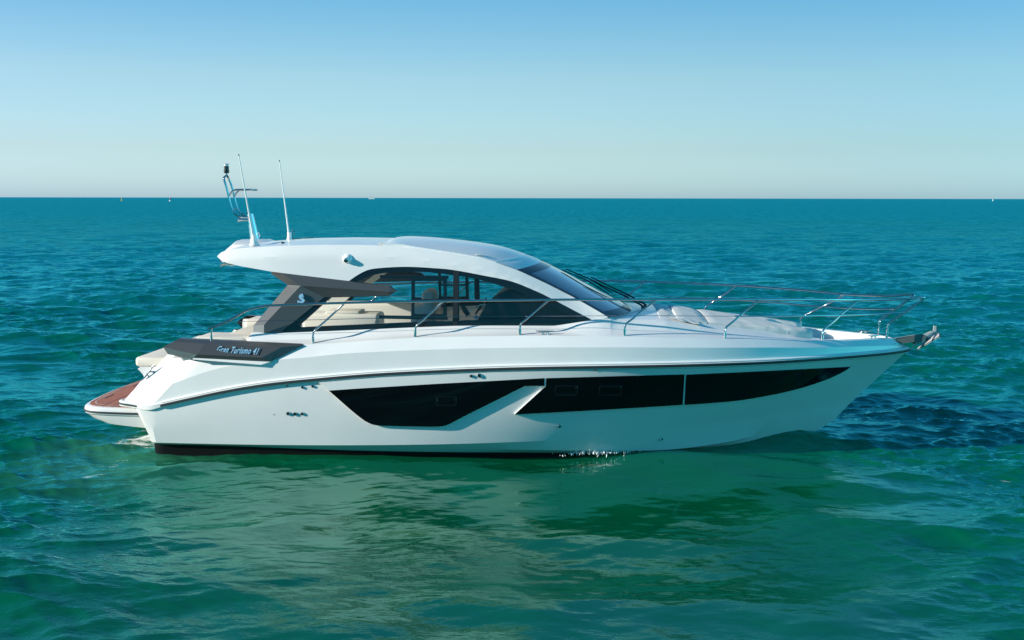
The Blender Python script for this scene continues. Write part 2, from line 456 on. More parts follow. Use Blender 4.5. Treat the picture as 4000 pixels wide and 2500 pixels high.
    def attrn(nm):
        n = N_('ShaderNodeAttribute'); n.attribute_name = nm; return n.outputs['Fac']
    fine = noise(9.0, 5, (0.6, 1.0, 1.0)); mid = noise(1.5, 5, (0.55, 1.0, 1.0), 0.6); big = noise(0.16, 3, (0.5, 1.0, 1.0))
    leeA = attrn('lee')
    dist = N_('ShaderNodeVectorMath'); dist.operation = 'DISTANCE'; dist.inputs[1].default_value = (0, 8, 0); L_(geo.outputs['Position'], dist.inputs[0])
    far = N_('ShaderNodeMapRange'); far.inputs['From Min'].default_value = 15; far.inputs['From Max'].default_value = 90; L_(dist.outputs['Value'], far.inputs['Value'])
    keep = math_('MULTIPLY', math_('SUBTRACT', math_('MULTIPLY', leeA, v=-0.92), v=-1.0), attrn('ripple'))
    b1 = N_('ShaderNodeBump'); b1.inputs['Distance'].default_value = 0.05
    L_(fine, b1.inputs['Height']); L_(math_('MULTIPLY', keep, v=0.60), b1.inputs['Strength'])
    b2 = N_('ShaderNodeBump'); b2.inputs['Distance'].default_value = 0.55
    L_(mid, b2.inputs['Height']); L_(math_('MULTIPLY', far.outputs[0], v=0.85), b2.inputs['Strength']); L_(b1.outputs[0], b2.inputs['Normal'])
    broad = noise(0.30, 6, (0.45, 1.0, 1.0), 0.62)
    far3 = N_('ShaderNodeMapRange'); far3.inputs['From Min'].default_value = 30; far3.inputs['From Max'].default_value = 160; L_(dist.outputs['Value'], far3.inputs['Value'])
    b3 = N_('ShaderNodeBump'); b3.inputs['Distance'].default_value = 4.0
    L_(broad, b3.inputs['Height']); L_(math_('MULTIPLY', far3.outputs[0], v=0.75), b3.inputs['Strength']); L_(b2.outputs[0], b3.inputs['Normal'])
    nrm = b3.outputs[0]
    df = N_('ShaderNodeBsdfDiffuse')
    cm = N_('ShaderNodeMix'); cm.data_type = 'RGBA'; bc = N_('ShaderNodeMix'); bc.data_type = 'RGBA'; bc.inputs[6].default_value = (0.0002, 0.090, 0.036, 1); bc.inputs[7].default_value = (0.0002, 0.125, 0.135, 1)  # bluer base colour farther out stands in for reflected sky
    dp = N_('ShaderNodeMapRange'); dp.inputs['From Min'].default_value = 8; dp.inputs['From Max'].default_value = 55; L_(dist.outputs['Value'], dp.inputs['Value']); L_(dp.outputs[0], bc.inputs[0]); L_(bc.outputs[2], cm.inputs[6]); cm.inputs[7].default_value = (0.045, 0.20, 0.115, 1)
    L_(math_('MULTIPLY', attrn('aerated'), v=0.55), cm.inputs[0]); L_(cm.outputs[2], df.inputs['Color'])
    gl = N_('ShaderNodeBsdfGlossy'); L_(math_('SUBTRACT', math_('MULTIPLY', leeA, v=-0.024), v=-0.032), gl.inputs['Roughness']); gc = N_('ShaderNodeMix'); gc.data_type = 'RGBA'; gc.inputs[6].default_value = (0.15, 0.92, 1, 1); gc.inputs[7].default_value = (0.68, 1.0, 0.85, 1); L_(leeA, gc.inputs[0]); L_(gc.outputs[2], gl.inputs['Color']); L_(nrm, gl.inputs['Normal'])
    fr = N_('ShaderNodeFresnel'); L_(math_('ADD', math_('MULTIPLY', leeA, v=1.05), v=1.75), fr.inputs[0]); L_(nrm, fr.inputs['Normal'])
    nw = N_('ShaderNodeMixShader'); L_(fr.outputs[0], nw.inputs[0]); L_(df.outputs[0], nw.inputs[1]); L_(gl.outputs[0], nw.inputs[2])
    # beyond the reach of the modelled wavelets the sea is rough gloss; its blue base adds reflected sky
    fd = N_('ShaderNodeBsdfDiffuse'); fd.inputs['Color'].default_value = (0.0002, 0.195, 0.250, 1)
    fg = N_('ShaderNodeBsdfGlossy'); fg.inputs['Roughness'].default_value = 0.30; fg.inputs['Color'].default_value = (0.15, 0.92, 1, 1); L_(nrm, fg.inputs['Normal'])
    ff_ = N_('ShaderNodeFresnel'); ff_.inputs[0].default_value = 1.333; L_(nrm, ff_.inputs['Normal'])
    pr = N_('ShaderNodeMixShader'); facet = noise(1.0, 6, (0.8, 0.14, 1.0), 0.66)
    fcap = N_('ShaderNodeMapRange'); fcap.inputs['From Min'].default_value = 0.38; fcap.inputs['From Max'].default_value = 0.64; fcap.inputs['To Min'].default_value = 0.03; fcap.inputs['To Max'].default_value = 0.95
    L_(facet, fcap.inputs['Value']); L_(math_('MINIMUM', ff_.outputs[0], fcap.outputs[0]), pr.inputs[0]); L_(fd.outputs[0], pr.inputs[1]); L_(fg.outputs[0], pr.inputs[2])
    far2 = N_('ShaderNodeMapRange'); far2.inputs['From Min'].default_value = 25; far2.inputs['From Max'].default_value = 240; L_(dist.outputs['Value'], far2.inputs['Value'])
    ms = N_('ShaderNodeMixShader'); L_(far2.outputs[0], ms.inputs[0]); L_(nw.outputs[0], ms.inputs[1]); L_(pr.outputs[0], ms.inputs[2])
    fo = N_('ShaderNodeBsdfDiffuse'); fo.inputs['Color'].default_value = (0.75, 0.78, 0.76, 1)
    fn = noise(5.5, 9, (0.55, 1.3, 1.0), 0.72)
    fa = math_('MULTIPLY', math_('SUBTRACT', math_('ADD', math_('MULTIPLY', attrn('foam'), v=0.55), fn), v=0.80), v=9.0, clamp=True)
    ff = N_('ShaderNodeMixShader'); L_(fa, ff.inputs[0]); L_(ms.outputs[0], ff.inputs[1]); L_(fo.outputs[0], ff.inputs[2])
    out = N_('ShaderNodeOutputMaterial'); L_(ff.outputs[0], out.inputs[0])
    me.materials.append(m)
    return o
build_sea()

# ------------------------------------------------------------------ the yacht
yacht = empty('motor_yacht', (0, DIST, 0), YAW)
tag(yacht, 'large white sport motor yacht with black hull windows and dark grey roof pillars', 'yacht')

# longitudinal half breadths (metres) as functions of x
b_bt = breadth(1.76, -3.6, 4.62, 2.2); b_ch = breadth(1.81, -3.4, 5.02, 2.25); b_k2 = breadth(1.85, -3.0, 5.27, 2.35)
b_rub = breadth(1.90, 0.0, 6.10, 2.6); b_dc = breadth(1.885, -0.1, 6.07, 2.6); b_de = breadth(1.77, -0.1, 5.98, 2.65, 0.03)
L_bt = ZL([(614, 1735), (1000, 1746), (1920, 1767), (2200, 1769), (2400, 1768), (2600, 1761), (2800, 1752), (2900, 1746)], b_bt, [pt(3160, 1706, 0)])
L_ch = ZL([(614, 1733), (1000, 1742), (1400, 1749), (1800, 1752), (2300, 1760), (2600, 1757), (2828, 1729), (2980, 1694), (3140, 1658)], b_ch, [pt(3235, 1640, 0)])
L_k2 = ZL([(612, 1729), (1000, 1737), (1400, 1739), (1800, 1733.5), (2256, 1714.6), (2600, 1687), (2980, 1639), (3230, 1592)], b_k2, [pt(3318, 1570, 0)])
RUB_PX = [(600, 1590), (736, 1559), (888, 1527), (1040, 1502), (1200, 1484.6), (1500, 1460), (1920, 1441), (2300, 1433), (2720, 1425), (2980, 1416), (3284, 1396), (3480, 1378)]
L_rub = ZL([(572, 1597)] + RUB_PX, b_rub, [pt(3548, 1366, 0)])
L_dc = ZL([(670, 1500), (850, 1440), (1056, 1409), (1200, 1396), (1400, 1378), (1900, 1360), (2400, 1357), (2900, 1358), (3212, 1357), (3400, 1352), (3500, 1350)], b_dc, [pt(3543, 1357, 0)])
L_de = ZL([(770, 1400), (830, 1356), (1000, 1350), (1183, 1346), (1300, 1340), (1614, 1320), (2028, 1312), (2438, 1315), (2831, 1325), (3045, 1331), (3212, 1333), (3330, 1330), (3470, 1324)], b_de, [pt(3512, 1336, 0)])
NU = 150
U = np.linspace(0, 1, NU); U = 1 - (1 - U) ** 1.25          # denser towards the bow
def lrow(L, x0, x1):
    x = x0 + (x1 - x0) * U
    return np.stack([x, -L.b(x), L.z(x)], 1)
r_bt = lrow(L_bt, -5.06, 4.62); r_ch = lrow(L_ch, -5.06, 5.02); r_k2 = lrow(L_k2, -5.07, 5.27); r_rub = lrow(L_rub, -5.13, 6.10)
r_keel = np.stack([-5.0 + 9.4 * U, -0.25 * (1 - U ** 3), -0.75 + 0.45 * U ** 4], 1); r_keel[:, 2] += 0.25 * U ** 12
tops = []
for v in np.linspace(0, 1, 9):
    r = r_k2 * (1 - v) + r_rub * v
    r = r.copy(); r[:, 1] -= 0.02 * math.sin(math.pi * v) * np.clip((1 - U) * 6, 0, 1)
    tops.append(r)
r_rub = tops[-1]
# rounded stern corner: the columns ahead of the first station turn in towards the transom
def wrap(r, dxs=((0.0, .0), (-.075, .035), (-.12, .10), (-.14, .20), (-.14, .9))):
    c = [np.array([r[0][0] + dx, r[0][1] + dy, r[0][2]]) for dx, dy in dxs[1:][::-1]]
    return np.vstack([c, r])
def wrap_v(r, v):
    k = 1 + 1.3 * v ** 1.5
    return wrap(r, ((0.0, .0), (-.075 * k, .03), (-.115 * k, .09), (-.135 * k, .19), (-.14 * k, .9)))
hull = MB().grid([wrap(r_bt), wrap(r_ch)] + [wrap_v(r, v) for r, v in zip(tops, np.linspace(0, 1, 9))]).both()
hull_o = hull.obj('hull', GEL, yacht, smooth=14)
r_strip = r_bt * [1, .985, 1] - [0, 0, .20]
anti = MB().grid([wrap(r_keel), wrap(r_strip), wrap(r_bt)]).both()
anti.obj('bottom_paint', ANTI, yacht, smooth=30)
# boot top line: a thin lip where the black paint begins
hull_bvh = BVHTree.FromPolygons([Vector(v) for v in hull.v], hull.f)
def on_hull(x, y, off=0.0):
    o, d = Vector(_O), Vector(ray(x, y)).normalized()
    h, n, i, t = hull_bvh.ray_cast(o, d)
    if h is None: return pt(x, y, -1.7)
    if n.y > 0: n = -n
    n = Vector((n.x, n.y, 0)).normalized()
    return np.array(h + n * off)

# deck moulding: side from the rub rail up to the deck edge, and the bright stern quarter
r_dc = lrow(L_dc, -4.78, 6.07); r_de = lrow(L_de, -4.43, 5.98)
r_rub_d = r_rub + [0, 0, .0]
q_lo = pt(480, 1569, -1.62); q_hi = pt(655, 1384, -1.50); q_mid = .5 * (q_lo + q_hi) + np.array([-.02, -.02, .0])
def quarter(r, q, inn):
    c0 = np.array(r[0]); c1 = np.array(q)
    e1 = c0 * .75 + c1 * .25 + [0, -.012, 0]
    return np.vstack([[inn], [c1 + [-.01, .06, 0]], [c1], c0 * .35 + c1 * .65 + [0, -.012, 0], [e1], r])
in_lo = np.array([-5.50, -1.30, .60]); in_mid = np.array([-5.2, -1.28, .95]); in_hi = np.array([-4.85, -1.25, 1.30])
drows = [quarter(r_rub_d, q_lo, in_lo), quarter((r_rub_d * .5 + r_dc * .5), .75 * q_lo + .25 * q_hi, .5 * in_lo + .5 * in_mid),
         quarter(r_dc, q_mid, in_mid), quarter(r_dc * .5 + r_de * .5, .25 * q_lo + .75 * q_hi, .5 * in_hi + .5 * in_mid), quarter(r_de, q_hi, in_hi)]
MB().grid(drows).both().obj('deck_moulding', GEL, yacht, smooth=9)

# rub rail: white lips with a grey insert, swept along the sheer
def sweep(P, prof):
    P = np.asarray(P, float); T = np.gradient(P, axis=0); Nn = np.stack([T[:, 1], -T[:, 0]], 1)
    Nn /= np.linalg.norm(Nn, axis=1)[:, None] + 1e-9
    return [np.stack([P[:, 0] + Nn[:, 0] * o, P[:, 1] + Nn[:, 1] * o, P[:, 2] + u_], 1) for o, u_ in prof]
rp = r_rub[:-1].copy(); rp = rp[rp[:, 0] > -5.0]
rr = MB().grid(sweep(rp, [(-.02, .060), (.012, .058), (.028, .048), (.034, .040), (.020, .032), (.036, .026), (.040, .0195)]))
rr.grid(sweep(rp, [(.040, -.0195), (.034, -.030), (-.02, -.036)]))
rub_o, _ = rr.pair('rub_rail', GEL, yacht, smooth=30)
rgi = MB().grid(sweep(rp, [(.030, .020), (.050, .015), (.052, 0), (.050, -.015), (.030, -.020)]))
rgi.obj('rub_rail_insert', RUBBER, rub_o, smooth=40); rgi.mirrored().obj('rub_rail_insert', RUBBER, _, smooth=40)
# moulded end round the stern corner
qp = spline([in_lo + [-.02, .05, -.03], q_lo + [-.03, 0, -.02], .5 * (q_lo + r_rub[0]) + [-.01, -.02, -.01], r_rub[0], rp[0]], 24)
qc = MB().grid(sweep(qp, [(-.02, .050), (.012, .048), (.024, .036), (.026, -.022), (.020, -.032), (-.03, -.036)]))
qa, qb = qc.pair('quarter_moulding', GEL, yacht, smooth=30)
qg = MB().grid(sweep(qp[4:16], [(.022, .020), (.033, .015), (.033, -.008), (.022, -.013)]))
qg.obj('moulding_insert', RUBBER, qa); qg.mirrored().obj('moulding_insert', RUBBER, qb)

# raised window band of the topsides and the black hull windows
RAISE = 0.034
def decal(poly, off, th, name, mat, parent, step=22):
    V, fs = patch2d(poly, step=step)
    P = [tuple(on_hull(x, y, off)) for x, y in V]
    return MB().shell(P, fs, th).pair(name, mat, parent, smooth=25)
w1low = curve2d([(1287, 1524), (1330, 1562), (1378, 1604), (1415, 1633.5), (1440, 1649), (1471, 1659), (1540, 1662), (1640, 1664), (1718, 1664), (1752, 1656), (1800, 1631), (1920, 1571), (2049, 1506.5)], 60)
w3low = curve2d([(3317, 1431), (3284, 1453), (3208, 1487), (3075, 1527), (2904, 1559.5), (2780, 1572), (2668, 1580)], 40)
rubtop = [(x, y + 12) for x, y in zip(np.linspace(3330, 1246, 50), np.interp(np.linspace(3330, 1246, 50), [p[0] for p in RUB_PX], [p[1] for p in RUB_PX]))]
band = w1low + [(2090, 1506.5), (2130, 1507), (2008, 1618), (2300, 1604), (2500, 1591)] + w3low[::-1] + rubtop
decal(band, RAISE, .08, 'window_band', GEL, yacht, step=26)
wins = [('hull_window', w1low + [(2126, 1505), (2126, 1475.5), (1700, 1498), (1400, 1516)]),
        ('hull_window', [(2133, 1475.5), (2400, 1468), (2671, 1461), (2663, 1579.6), (2500, 1590), (2300, 1602), (2010, 1617), (2132, 1507)]),
        ('hull_window', [(2677, 1462), (2900, 1452), (3100, 1442)] + w3low[:-1] + [(2670, 1579.5)])]
win_objs = [decal(p, RAISE + .004, .02, n, BLACKG, yacht, step=24) for n, p in wins]
def rrect(x0, y0, x1, y1, r, n=5):
    out = []
    for cx, cy, a0 in ((x1 - r, y0 + r, -90), (x1 - r, y1 - r, 0), (x0 + r, y1 - r, 90), (x0 + r, y0 + r, 180)):
        out += [(cx + r * math.cos(rad(a0 + 90 * k / n)), cy + r * math.sin(rad(a0 + 90 * k / n))) for k in range(n + 1)]
    return out
for (x0, y0, x1, y1), wo in zip([(1705, 1547, 1783, 1583), (2169, 1505, 2254, 1542), (2340, 1506, 2426, 1543)], [win_objs[0], win_objs[1], win_objs[1]]):
    loop = rrect(x0, y0, x1, y1, 9)
    tb = MB().tube([tuple(on_hull(x, y, RAISE + .004)) for x, y in loop + loop[:1]], .0060, 6)
    loop = rrect(x0 + 6, y0 + 5, x1 - 6, y1 - 5, 7)
    tb.tube([tuple(on_hull(x, y, RAISE + .004)) for x, y in loop + loop[:1]], .0028, 6)
    tb.obj('porthole_frame', FRIT, wo[0]); tb.mirrored().obj('porthole_frame', FRIT, wo[1])

# through-hull fittings, marks
for x, y, r in [(1182, 1513, 5.5), (1222, 1509, 5.5), (1126, 1615, 7.5), (1153, 1616.5, 7.5), (1181, 1616, 6.5), (1842, 1467, 6.5), (1874, 1465.5, 8.5), (2186, 1665, 8), (2585, 1714, 8.5)]:
    off = RAISE if 1842 <= x <= 1874 else 0
    p = on_hull(x, y, off - .004); q = on_hull(x, y, off + 1.0); n = Vector(q - p).normalized(); R_ = r / 275.0
    ft = MB().lathe(p, n, [(0, R_), (.016, R_), (.022, R_ * .85), (.022, R_ * .55), (.010, R_ * .5)], 18).obj('drain_fitting', CHROME, yacht)
    MB().lathe(p + np.array(n) * .0105, n, [(0, R_ * .52), (.003, R_ * .5)], 14).obj('drain_hole', BLACK, ft)
for x, y in [(1123, 1507), (2325.5, 1444)]:
    p = on_hull(x, y, .003 + (RAISE if x > 2000 else 0)); q = on_hull(x, y, 1.0); n = Vector(q - p).normalized()
    mk = MB().lathe(p, n, [(0, .016), (.003, .016)], 16).obj('hull_mark', RED, yacht)
    MB().box(tuple(np.array(p) + np.array(n) * .004), (.005, .002, .022)).obj('mark_stroke', GEL, mk)
p = on_hull(1070, 1619.5, .002); MB().lathe(p, (0, -1, 0), [(0, .007), (.002, .007)], 10).obj('blue_sticker', BLUE, yacht)

# ---- side decks, foredeck, bow well
b_side0 = lambda x: 1.47 * (1 - 0.055 * np.clip((np.asarray(x, float) + 1.2) / 2.9, 0, 1.4) ** 2)
ROOF_RU = [(849, 1000), (860, 990), (876, 980), (930, 971), (985, 966.6), (1131, 959), (1296, 956), (1494, 959), (1631, 973), (1763, 991), (1862, 1007), (1938, 1026), (2012, 1052), (2039, 1063), (2150, 1115), (2247, 1165), (2363, 1231), (2378, 1239)]
_ru = np.array([pt(x, y, -1.27) for x, y in ROOF_RU])
def z_ru(x): return np.interp(x, _ru[:, 0], _ru[:, 2])
def side_b(x, z):                              # half breadth of the house side: tumblehome, plan curve, a crease under the roof edge
    b = b_side0(x) - 0.135 * (z - 1.75)
    b -= 0.45 * np.clip(0.15 - (z_ru(x) - z), 0, .3) * (1 if x < 0.9 else max(0.0, 1 - (x - .9) * 2))
    b -= 0.10 * np.clip((-2.9 - x) / 1.4, 0, 1) ** 2
    return float(b)
def onside(x, y, off=0.0):
    q = ptb(x, y, lambda X, Z: side_b(X, Z) + off); return q
W_PX = [(960, 1337), (985, 1299), (1094, 1301), (1300, 1293), (1600, 1280), (1770, 1273.5), (1900, 1272), (2171, 1273), (2240, 1262), (2312, 1250), (2366, 1242)]
_w = np.array([ptb(x, y, lambda X, Z: float(b_side0(X)) + .02) for x, y in W_PX])
xs = np.r_[np.linspace(-4.8, -3.82, 8), np.linspace(-3.78, 1.52, 60)]
def Wz(x): return np.interp(x, _w[:, 0], _w[:, 2])
e0 = np.stack([xs, -b_de(xs), L_de.z(xs)], 1)
wb = b_side0(xs) + .02 - .073 * np.clip((xs - 1.0) / .52, 0, 1) ** 2
e1 = np.stack([xs, -(b_de(xs) - .05), L_de.z(xs) + .012], 1)
wm = np.stack([xs, -(wb * .55 + (b_de(xs) - .05) * .45), L_de.z(xs) * .62 + np.maximum(Wz(xs), L_de.z(xs) + .02) * .38 + .0], 1)
w0 = np.stack([xs, -wb, np.maximum(Wz(xs), L_de.z(xs) + .015)], 1)
wi = w0 + [0, .09, 0.0]
wi2 = w0 + [0, .14, -.06]
wd = wi2.copy(); wd[:, 2] = .86
MB().grid([e0, e1, wm, w0, wi, wi2, wd]).pair('side_deck', GEL, yacht, smooth=22)

S_PX = [(2366, 1244), (2400, 1251.6), (2500, 1249), (2598, 1248), (2694, 1260), (2787, 1272), (2945, 1291), (3080, 1309), (3167, 1322)]
def b_s(x, z=0): return float(np.interp(x, [1.40, 1.518, 1.8, 2.2, 3.04, 3.6, 4.1, 4.6], [1.375, 1.345, 1.27, 1.17, .97, .84, .72, .58]))
_s = np.array([ptb(x, y, b_s) for x, y in S_PX])
fx = np.linspace(1.518, 4.62, 60)
Sb = np.array([b_s(x) for x in fx]); Sz = np.interp(fx, _s[:, 0], _s[:, 2]); Sz += (1.903 - Sz[0]) * np.clip(1 - (fx - 1.518) / .40, 0, 1) ** 1.5
Cz = np.interp(fx, [1.4, 1.9, 2.3, 3.0, 3.6, 4.2, 4.62], [1.92, 1.905, 1.895, 1.80, 1.715, 1.62, 1.50])
de_b, de_z = b_de(fx), L_de.z(fx)
f0 = np.stack([fx, -de_b, de_z], 1); f1 = np.stack([fx, -(de_b - .05), de_z + .012], 1)
f2 = np.stack([fx, -(Sb * .55 + (de_b - .05) * .45), de_z * .62 + Sz * .38], 1)
kf = np.clip((fx - 1.52) / .8, 0, 1)
f2b = np.stack([fx, -(Sb * .80 + (de_b - .05) * .20), de_z * (.276 - .05 * kf) + Sz * (.724 + .05 * kf) + .010 * kf], 1)
f3 = np.stack([fx, -Sb, Sz], 1); f4 = np.stack([fx, -Sb * .6, Sz * .36 + Cz * .64], 1); f5 = np.stack([fx, -Sb * .3, Sz * .09 + Cz * .91], 1); f6 = np.stack([fx, 0 * Sb, Cz], 1)
end = [np.vstack([r, [r[-1][0] + .01, r[-1][1], 1.38]]) for r in (f2b, f3, f4, f5, f6)]
MB().grid([f0, f1, f2, f2b]).grid(end).both().obj('foredeck', GEL, yacht, smooth=22)
wx = np.linspace(4.60, 5.93, 30)
wbE, wzE = b_de(wx), L_de.z(wx)
capw = np.minimum(.13, wbE * .45)
g0 = np.stack([wx, -wbE, wzE], 1); g1 = np.stack([wx, -(wbE - .03), wzE + .012], 1); g2 = np.stack([wx, -(wbE - capw), wzE + .006], 1); g3 = np.stack([wx, -(wbE - capw - .025), wzE - .02], 1)
g4 = g3.copy(); g4[:, 1] += .01; g4[:, 2] = 1.385 + .02 * (wx - 4.6); g5 = g4.copy(); g5[:, 1] = 0; g5[:, 2] += .01
MB().grid([g0, g1, g2, g3, g4, g5]).both().obj('bow_well', GEL, yacht, smooth=30)
# blunt nose closing the deck edge down to the rub rail
tipc = np.array([5.98, 0, float(L_de.z(5.97))])
MB().prism([(5.86, -.16, tipc[2] - .0), (5.99, -.0, tipc[2] - .0), (5.86, .16, tipc[2]), (5.6, .10, tipc[2] + .004), (5.6, -.10, tipc[2] + .004)], (0, 0, -.05)).obj('bow_cap', GEL, yacht)

# ---- house sides, frames, glass
RL = [(849, 1003), (869, 1021), (890, 1028), (936, 1039), (1061, 1061)]
arc = curve2d([(1362, 1098), (1395, 1075.5), (1428, 1058), (1461, 1049.5), (1528, 1044), (1600, 1042.3), (1690, 1047), (1773, 1055), (1895, 1077.5), (1999, 1099.5), (2098, 1139), (2165, 1172), (2247, 1215), (2312, 1249)], 60)
ru2d = curve2d(ROOF_RU, 80)
side_poly = RL + arc + [(2330, 1251), (2376, 1240)] + ru2d[::-1][1:]
V, fs = patch2d(side_poly, step=16)
MB().shell([tuple(onside(x, y)) for x, y in V], fs, .10).pair('hardtop_side', GEL, yacht, smooth=20)
gl_r = curve2d([(1396, 1101), (1425, 1086), (1459, 1074), (1515, 1065), (1631, 1062), (1700, 1066), (1771, 1075)], 26)
gl_f = curve2d([(1793, 1078), (1862, 1090), (1961, 1118), (2027, 1142), (2098, 1172), (2180, 1209), (2259, 1245)], 26)
bot = [(2240, 1263), (2171, 1273), (1900, 1272), (1770, 1273.5), (1600, 1280), (1300, 1293), (1090, 1301.5)]
frame_poly = arc + bot + [(1266, 1160)]
h1 = gl_r + [(1771, 1254), (1600, 1259), (1300, 1272), (1174, 1278), (1177, 1266), (1293, 1162), (1519, 1156), (1546, 1138), (1521, 1117)]
h2 = gl_f + [(2240, 1246), (1900, 1248), (1793, 1252.5)]
V, fs = patch2d(frame_poly, [h1, h2], step=16)
MB().shell([tuple(onside(x, y, -.012)) for x, y in V], fs, .035).pair('window_frame', FRIT, yacht, smooth=25)
for h in (h1, h2):
    V, fs = patch2d(h, step=30)
    g = MB().add([tuple(onside(x, y, -.022)) for x, y in V], fs)
    g.pair('side_window', GLASS, yacht, smooth=60)
post = MB(); V, fs = patch2d([(1771, 1056), (1793, 1058), (1787, 1275), (1768, 1275)], step=16)
post.shell([tuple(onside(x, y, -.004)) for x, y in V], fs, .05).pair('window_post', BLACK, yacht)
# sliding pane with its own frame, behind the glass
V, fs = patch2d(rrect(1607, 1086, 1745, 1240, 6), [rrect(1620, 1098, 1732, 1169, 4), rrect(1618, 1177, 1731, 1227, 4)], step=14)
sp_n, sp_f = MB().shell([tuple(onside(x, y, -.05)) for x, y in V], fs, .03).pair('sliding_pane', BLACK, yacht)
for poly in ([(1484, 1075), (1752, 1078), (1752, 1089), (1744, 1090), (1484, 1087)], [(1480, 1232), (1748, 1237), (1748, 1250), (1480, 1245)]):
    V, fs = patch2d(poly, step=14)
    m = MB().shell([tuple(onside(x, y, -.045)) for x, y in V], fs, .03)
    m.obj('slide_rail', BLACK, sp_n); m.mirrored().obj('slide_rail', BLACK, sp_f)
# grey roof pillar, faceted
pv = {'a': (1060, 1062, .03), 'b': (1362, 1098, .035), 'c': (1399, 1105, .04), 'd': (1521, 1118, .05), 'e': (1546, 1138, .05), 'f': (1519, 1155, -.01), 'g': (1266, 1161, .0), 'h': (1094, 1301, .02),
      'i': (1031, 1301, .03), 'j': (990, 1296, -.10), 'k': (990, 1272, -.12), 'l': (1031, 1269, .035), 'm': (1174, 1116, .055), 'n': (1124, 1113, -.09), 'o': (1060, 1070, -.05), 'p': (1103, 1069, .04), 'q': (1520, 1140, .062)}
keys = list(pv); ix = {k: i for i, k in enumerate(keys)}
def along(k1, k2, n=6): return None
pf = ['abcdqmp', 'deq', 'mqfg', 'qef', 'mghil', 'lmnk', 'ilkj', 'mpon', 'pao']
Pp = [tuple(onside(*pv[k])) for k in keys]
pil = MB().shell(Pp, [tuple(ix[c] for c in f) for f in pf], .09)
pil_n, pil_f = pil.pair('roof_pillar', GREY, yacht, smooth=3)
# emblem on the pillar: a curled S shape with a finned tail
em = [(1179, 1148), (1172, 1150), (1168, 1156), (1167, 1162), (1170, 1167), (1177, 1170), (1182, 1173)]
emblem_out = [(1181, 1147), (1176, 1148), (1171, 1151), (1168, 1155), (1167, 1162), (1171, 1166), (1173, 1171), (1176, 1170.5), (1179, 1173), (1178, 1176.5), (1175, 1177), (1172, 1176), (1170, 1173.8), (1168, 1175.5), (1168.5, 1178.5), (1166, 1176), (1165, 1172.5), (1161.5, 1175.5), (1161, 1179), (1163.5, 1183), (1168, 1182), (1173, 1182.5), (1178, 1184), (1184, 1182), (1189, 1178), (1190, 1173), (1187.5, 1168), (1182, 1164), (1178.5, 1160.5), (1178.5, 1157.5), (1182, 1161), (1184.5, 1162), (1186.5, 1160.5), (1184, 1153)]
V, fs = patch2d(emblem_out, step=4)
e_ = MB().shell([tuple(onside(x, y, .062)) for x, y in V], fs, .02)
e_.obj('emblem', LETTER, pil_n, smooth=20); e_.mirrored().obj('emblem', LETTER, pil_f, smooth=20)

# ---- roof top, sliding roof panel, visor, windscreen
rx = np.linspace(-4.26, 0.12, 60)
def roof_b(x): return side_b(float(x), float(z_ru(x)))
RB = np.array([roof_b(x) for x in rx]); RZ = z_ru(rx)
CR = np.interp(rx, [-4.26, -4.1, -3.4, -1.8, 0.2], [.0, .04, .055, .05, .05])
vv = np.r_[np.linspace(-1, 1, 25)]
MB().grid([np.stack([rx - 0.10 * (1 - abs(v) ** 2.5) * np.clip((-3.6 - rx) / .6, 0, 1), v * RB, RZ + CR * (1 - v * v)], 1) for v in vv]).obj('hardtop_roof', GEL, yacht, smooth=40)
MB().grid([np.stack([rx, v * (RB - .02), RZ + CR * (1 - v * v) * .0 - .16 + 0.02 * np.clip((rx + 4.26) / .3, 0, 1)], 1) for v in np.linspace(-1, 1, 9)]).obj('headliner', CREAM, yacht, smooth=40)
# aft lip closing the roof overhang
MB().grid([np.stack([np.full(25, -4.26) - .10 * (1 - abs(vv) ** 2.5) + d_, vv * RB[0], np.full(25, h_) + CR[0]], 1) for d_, h_ in ((0, RZ[0]), (-.015, RZ[0] - .02), (.10, RZ[0] - .10), (.25, RZ[0] - .12))]).obj('roof_lip', GEL, yacht)
PAN_C = [(1494, 951), (1530, 936), (1567, 925), (1697, 930), (1862, 948), (1961, 966), (2049, 994)]
_pc = np.array([pt(x, y, 0) for x, y in PAN_C])
_pn = np.array([onside(x, y, -.02) for x, y in [(1494, 957), (1560, 958), (1631, 968), (1763, 987), (1862, 1003), (1938, 1022)]]); _pn[:, 2] += np.linspace(.025, -.004, 6)
Pn = spline(_pn, 44); Pc = spline(_pc, 44); rowsP = []
for v in np.linspace(-1, 1, 29):
    t = 1 - abs(v) ** 2.3
    rowsP.append(np.stack([Pn[:, 0] * (1 - t) + Pc[:, 0] * t, v * -Pn[:, 1], Pn[:, 2] * (1 - t) + np.maximum(Pc[:, 2], Pn[:, 2]) * t], 1))
skirt = [r + [0, 0, -.06] for r in (rowsP[0], rowsP[-1])]
fl = [np.array([r[-1], r[-1] + [-.02, 0, -.05]]) for r in rowsP]
MB().grid([skirt[0]] + rowsP + [skirt[1]]).grid(fl).obj('sunroof_panel', GEL, yacht, smooth=30)
for x0, y0 in ((1568, 958), (1873, 998)):      # low fins at the panel's edge
    A, B, C_ = onside(x0 - 18, y0 + 5, .0), onside(x0 - 14, y0 - 3, -.03), onside(x0 + 22, y0 + 7, .0)
    MB().prism([A + [0, .06, .02], B + [0, .06, .02], C_ + [0, .06, .02]], (0, .05, 0)).pair('panel_catch', GEL, yacht)
